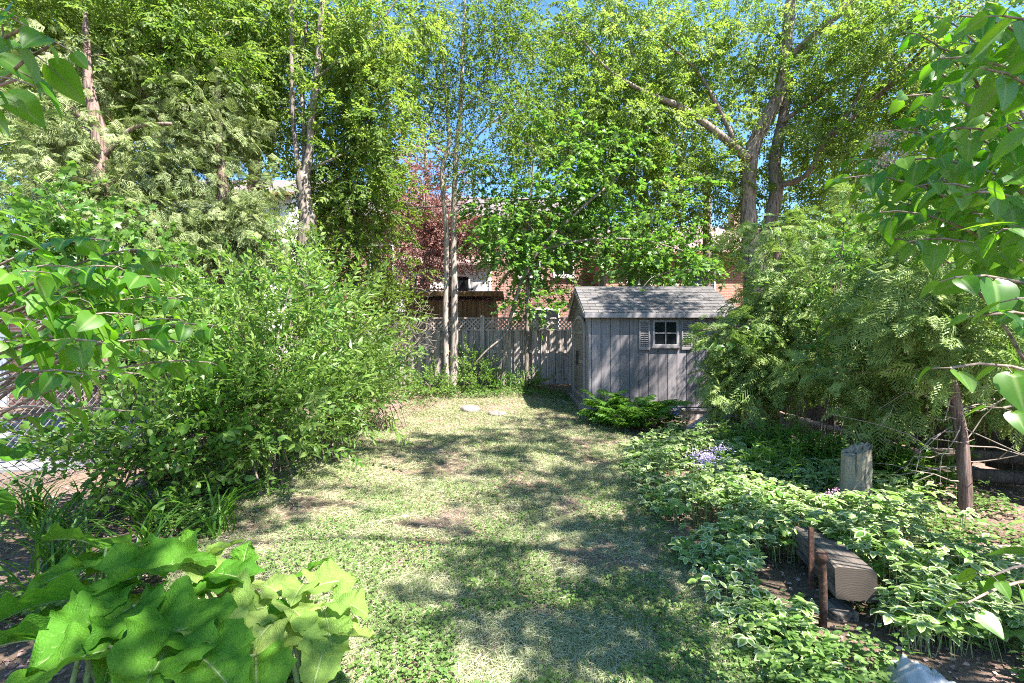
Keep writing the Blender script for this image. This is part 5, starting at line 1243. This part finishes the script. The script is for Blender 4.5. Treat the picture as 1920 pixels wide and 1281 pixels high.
# feathery plants at the foot of the shed
def frond(L, q):
    it = []; n = 9
    for i in range(n):
        t = (i+1)/n; p = A3([t*L, 0, .35*L*t-.45*L*t*t]); w = .42*L*math.sin(math.pi*min(1, t*.85+.1))
        for s in (-1, 1): it.append(inst(ELN, frames(A3([[.55, s*.85, -.12]])+q.normal(0, .08, (1, 3)), q.normal(0, .3, 1)), p[None], [w], A3([.5])))
    it.append(stemT(A3([[0, 0, 0], [.5*L, 0, .06*L], [L, 0, -.1*L]]), A3([.003, .002, .001]))); return pile(it)
FR = [frond(.42, tq) for _ in range(4)]
for k, (px, Yd, lb_) in enumerate(((1135, 8.2, 'feathery green plant at the shed corner by the lawn'), (1185, 8.1, 'feathery green plant second from the shed corner'), (1235, 8.0, 'feathery green plant below the shed window'), (1160, 7.7, 'low feathery plant in front of the two by the shed corner'), (1215, 7.6, 'low feathery plant at the edge of the lawn before the shed'))):
    x = (px-CX)/F*Yd; o = thing('feathery_plant', lb_, 'plant', (x, Yd, 0), 'feathery plants at the shed foot'); q = np.random.default_rng(240+k); it = []
    n_ = 34; az = q.uniform(0, 2*math.pi, n_); h_ = q.uniform(.05, .42, n_)*(1 if k < 3 else .7); pos = np.stack([x+.14*np.cos(az)*q.random(n_), Yd+.14*np.sin(az)*q.random(n_), h_], -1)
    d = np.stack([np.cos(az), np.sin(az), q.uniform(.1, .7, n_)], -1); sel = q.integers(4, size=n_)
    for s in range(4): it.append(inst(FR[s], frames(d[sel == s], q.normal(0, .2, (sel == s).sum())), pos[sel == s], q.uniform(.7, 1.1, (sel == s).sum()), q.uniform(.3, .8, (sel == s).sum())))
    V, Fc, ti = pile(it); part('foliage', V, [Fc], M['fern'], o, {'tint': ti}, kind='stuff')
    tl = [tube(A3([[x, Yd, -.02], [x+(p_[0]-x)*.6, Yd+(p_[1]-Yd)*.6, p_[2]*.6], p_]), [.004, .003, .002], 5, cap=False) for p_ in pos]; part('stems', *join(tl), M['stalk'], o, smooth=True, kind='stuff')

# variegated ground cover (stuff): trifoliate leaves with cream edges on short stems
def T_gout():
    o = [(0, 0), (.18, .2), (.45, .27), (.72, .18), (1, 0), (.72, -.18), (.45, -.27), (.18, -.2)]
    V = [[x, y, .12*abs(y)-.12*x*x] for x, y in o]+[[.45, 0, -.03]]
    n = 8; Fc = [[i, (i+1) % n, n] for i in range(n)]
    return A3(V), A3(Fc), np.full(n+1, .5), A3([1.0]*n+[0])
GV, GF, GT, GE = T_gout()
q = np.random.default_rng(300)
def gout_tri():
    it = []; ed = []
    for a in (-1.15, 0, 1.15):
        it.append(inst((GV, GF, GT), frames(A3([[math.cos(a), math.sin(a), q.normal(-.05, .12)]]), q.normal(0, .2, 1)), A3([[.012*math.cos(a), .012*math.sin(a), 0]]), [1.0 if a == 0 else .85], A3([.5]))); ed.append(GE)
    return pile(it), np.concatenate(ed)
n_ = 9500
yy = 1.95+(6.6-1.95)*q.random(n_)**1.3; lr_ = lawn_right(yy)
xx = lr_+.02+np.abs(q.normal(0, 1, n_))*.2+q.random(n_)*np.interp(yy, [2.2, 4, 6.6], [1.5, 2.1, 1.6])-.1
okk = (vnoise(xx+20, yy, .5, 9) > .22) & ~((np.abs(xx-1.74) < .2) & (np.abs(yy-2.68) < .3)) & ~((yy < 2.15) & (xx > 1.45)) & ~((yy < 2.5) & (xx > 2.5)) & ~((np.abs(xx-PS[0]) < .16) & (np.abs(yy-3.88) < .16)) & ((xx-K0[0])**2+(yy-2.25)**2 > .018) & ~((np.abs(xx-1.76) < .12) & (yy < 2.6))
xx, yy = xx[okk], yy[okk]; m_ = len(xx)
zz = g(xx, yy)+np.interp(xx-lawn_right(yy), [0, .35, 1], [.06, .2, .24])*q.uniform(.5, 1.2, m_)*(.55+1.0*vnoise(xx+5, yy, .55, 31))*np.interp(yy, [1.95, 2.3, 3.0], [.3, .55, 1])+.02
tps = [gout_tri() for _ in range(5)]; it = []; eds = []; sel = q.integers(5, size=m_)
az = q.uniform(0, 2*math.pi, m_)
for s, (tp, ed) in enumerate(tps):
    mk = sel == s; k_ = mk.sum(); d = np.stack([np.cos(az[mk]), np.sin(az[mk]), q.normal(-.05, .2, k_)], -1)
    it.append(inst(tp, frames(d, q.normal(0, .25, k_)), np.stack([xx[mk], yy[mk], zz[mk]], -1), q.uniform(.034, .084, k_), np.clip(q.normal(.55, .26, k_), 0, 1))); eds.append((np.tile(ed, (k_, 1))*np.where(q.random(k_) < .3, .5, q.uniform(.75, 1.05, k_))[:, None]).ravel())
tl = [tube(A3([[xx[i]-.03*math.cos(az[i]), yy[i]-.03*math.sin(az[i]), float(g(xx[i], yy[i]))-.01], [xx[i], yy[i], zz[i]]]), .0016, 3, cap=False) for i in range(0, m_, 2)]
V, Fc, ti = pile(it); o = single('ground_cover_foliage', V, [Fc], M['gout'], {'tint': ti, 'edge': np.concatenate(eds)}); tag(o, 'green and cream variegated ground cover carpeting the right bed', 'ground cover', kind='stuff')
o = single('ground_cover_stems_foliage', *join(tl), M['stalk']); tag(o, 'thin stems under the variegated ground cover of the right bed', 'ground cover', kind='stuff')
# plain green low weeds: patches by the lawn edges and under the shrubs
def weeds(name, label, n, fx, size, hmax, mat, seed, leafT=EL):
    q = np.random.default_rng(seed); x, y = fx(q, n); m_ = len(x); az = q.uniform(0, 2*math.pi, m_); z = g(x, y)+q.uniform(.01, hmax, m_)
    V, Fc, ti = inst(leafT, frames(np.stack([np.cos(az), np.sin(az), q.normal(.1, .3, m_)], -1), q.normal(0, .3, m_)), np.stack([x, y, z], -1), size*q.uniform(.6, 1.3, m_), np.clip(q.normal(.45, .22, m_), 0, 1))
    o = single(name, V, [Fc], mat, {'tint': ti}); tag(o, label, 'weeds', kind='stuff'); return o
def f_left(q, n):
    y = 2.3+5.5*q.random(n)**1.2; x = lawn_left(y)-np.abs(q.normal(0, .8, n))+.12; k = vnoise(x+30, y, .35, 4) > .45; return x[k], y[k]
weeds('bed_weeds', 'low green weeds under the shrubs of the left bed', 13000, f_left, .05, .18, M['clover'], 310)
def f_right(q, n):
    y = 1.75+2.4*q.random(n)**1.3; x = np.interp(y, [1.9, 2.4, 3, 4.2], [1.1, 1.2, 2.2, 3.0])+q.random(n)*1.5; k = vnoise(x+10, y, .3, 5) > .3; return x[k], y[k]
weeds('bed_weeds', 'plain green weeds around the stake and stump in the right bed', 8500, f_right, .042, .13, M['clover'], 311)
def f_back(q, n):
    y = 10.3+1.2*q.random(n); x = q.uniform(-2.6, 1.35, n); return x, y
weeds('bed_weeds', 'dark green low growth along the foot of the back fence', 3500, f_back, .06, .12, M['clover'], 312)
def f_rb(q, n):
    y = 4.2+3.6*q.random(n); x = np.interp(y, [4, 8], [3.0, 2.2])+q.random(n)*2.2; k = vnoise(x, y, .4, 6) > .5; return x[k], y[k]
weeds('bed_weeds', 'leafy weeds in the shade under the right-hand cedars', 5000, f_rb, .06, .22, M['norway'], 313)

# ================================================================== LAWN GRASS, CLOVER, LITTER
q = np.random.default_rng(400)
def sample_lawn(n, p=1.6, y0=1.75, y1=11.2):
    u = q.random(n); y = (y0**(1-p)+u*(y1**(1-p)-y0**(1-p)))**(1/(1-p)); a, b = lawn_left(y)-.25, lawn_right(y)+.1
    return a+(b-a)*q.random(n), y
def blade(n=2):
    V = A3([[0, -.55, 0], [.06, .55, 0], [1, 0, -.12]]); return V, A3([[0, 2, 1]]), np.full(3, .5)
BL_ = blade()
def grass(n, dry, seed):
    x, y = sample_lawn(n); bare = vnoise(x*1.0+7, y*.8, .42, 12)*.65+vnoise(x+3, y, .16, 13)*.35
    keep = q.random(n) < np.clip((bare-.16)*6, .25, 1); x, y, bare = x[keep], y[keep], bare[keep]; m_ = len(x)
    az = q.uniform(0, 2*math.pi, m_); far = np.clip(y/6, .5, 1.6)
    if dry: pitch = q.normal(.12, .16, m_); L_ = q.uniform(.03, .075, m_); w = .0044*far; t = np.clip(q.normal(.8, .17, m_), 0, 1); zz = q.uniform(.004, .022, m_)
    else: pitch = q.uniform(.35, 1.2, m_); L_ = q.uniform(.03, .075, m_)*np.clip(.5+bare, .6, 1.2); w = .0054*far; t = np.clip(q.normal(.14, .13, m_), 0, 1); zz = np.zeros(m_)
    d = np.stack([np.cos(az)*np.cos(pitch), np.sin(az)*np.cos(pitch), np.sin(pitch)], -1); R_ = frames(d, q.normal(0, .5, m_))
    tv, tf, tt = BL_; Vl = tv[None]*np.stack([L_, w, L_], -1)[:, None]; V = np.einsum('nij,nkj->nki', R_, Vl)+np.stack([x, y, g(x, y)+zz], -1)[:, None]
    Fc = tf[None]+(np.arange(m_)*3)[:, None, None]; return V.reshape(-1, 3), Fc.reshape(-1, 3), np.repeat(t, 3)
o = single('lawn_grass', *(lambda t: (t[0], [t[1]], M['grass'], {'tint': t[2]}))(pile([grass(140000, False, 1), grass(115000, True, 2)]))); tag(o, 'mown patchy lawn with pale dry clippings', 'grass', kind='stuff')
x, y = sample_lawn(42000, 1.5); k = vnoise(x+50, y, .45, 21)*.7+vnoise(x, y+9, .17, 22)*.3 > .55-.12*q.random(len(x)); x, y = x[k], y[k]; m_ = len(x); az = q.uniform(0, 6.28, m_)
OV = T_rhomb(.42, .05, .1); V, Fc, ti = inst(OV, frames(np.stack([np.cos(az), np.sin(az), q.normal(0, .25, m_)], -1), q.normal(0, .3, m_)), np.stack([x, y, g(x, y)+q.uniform(.012, .05, m_)], -1), q.uniform(.014, .03, m_), np.clip(q.normal(.5, .25, m_), 0, 1))
o = single('lawn_clover_weeds', V, [Fc], M['clover'], {'tint': ti}); tag(o, 'small round-leaved clover and weeds in the lawn', 'clover', kind='stuff')
# fallen leaf litter and mulch
n_ = 22000; y = 2+9*q.random(n_)**1.2; s_ = q.random(n_) < .5
x = np.where(s_, lawn_left(y)+.25-np.abs(q.normal(0, 1.0, n_)), lawn_right(y)+q.random(n_)*4); az = q.uniform(0, 6.28, n_)
V, Fc, ti = inst(RH2, frames(np.stack([np.cos(az), np.sin(az), q.normal(0, .2, n_)], -1), q.normal(0, .5, n_)), np.stack([x, y, g(x, y)+q.uniform(.004, .02, n_)], -1), q.uniform(.012, .034, n_), q.random(n_))
o = single('leaf_litter', V, [Fc], M['litter'], {'tint': ti}); tag(o, 'pinkish brown dead leaf litter on the beds', 'leaf litter', kind='stuff')
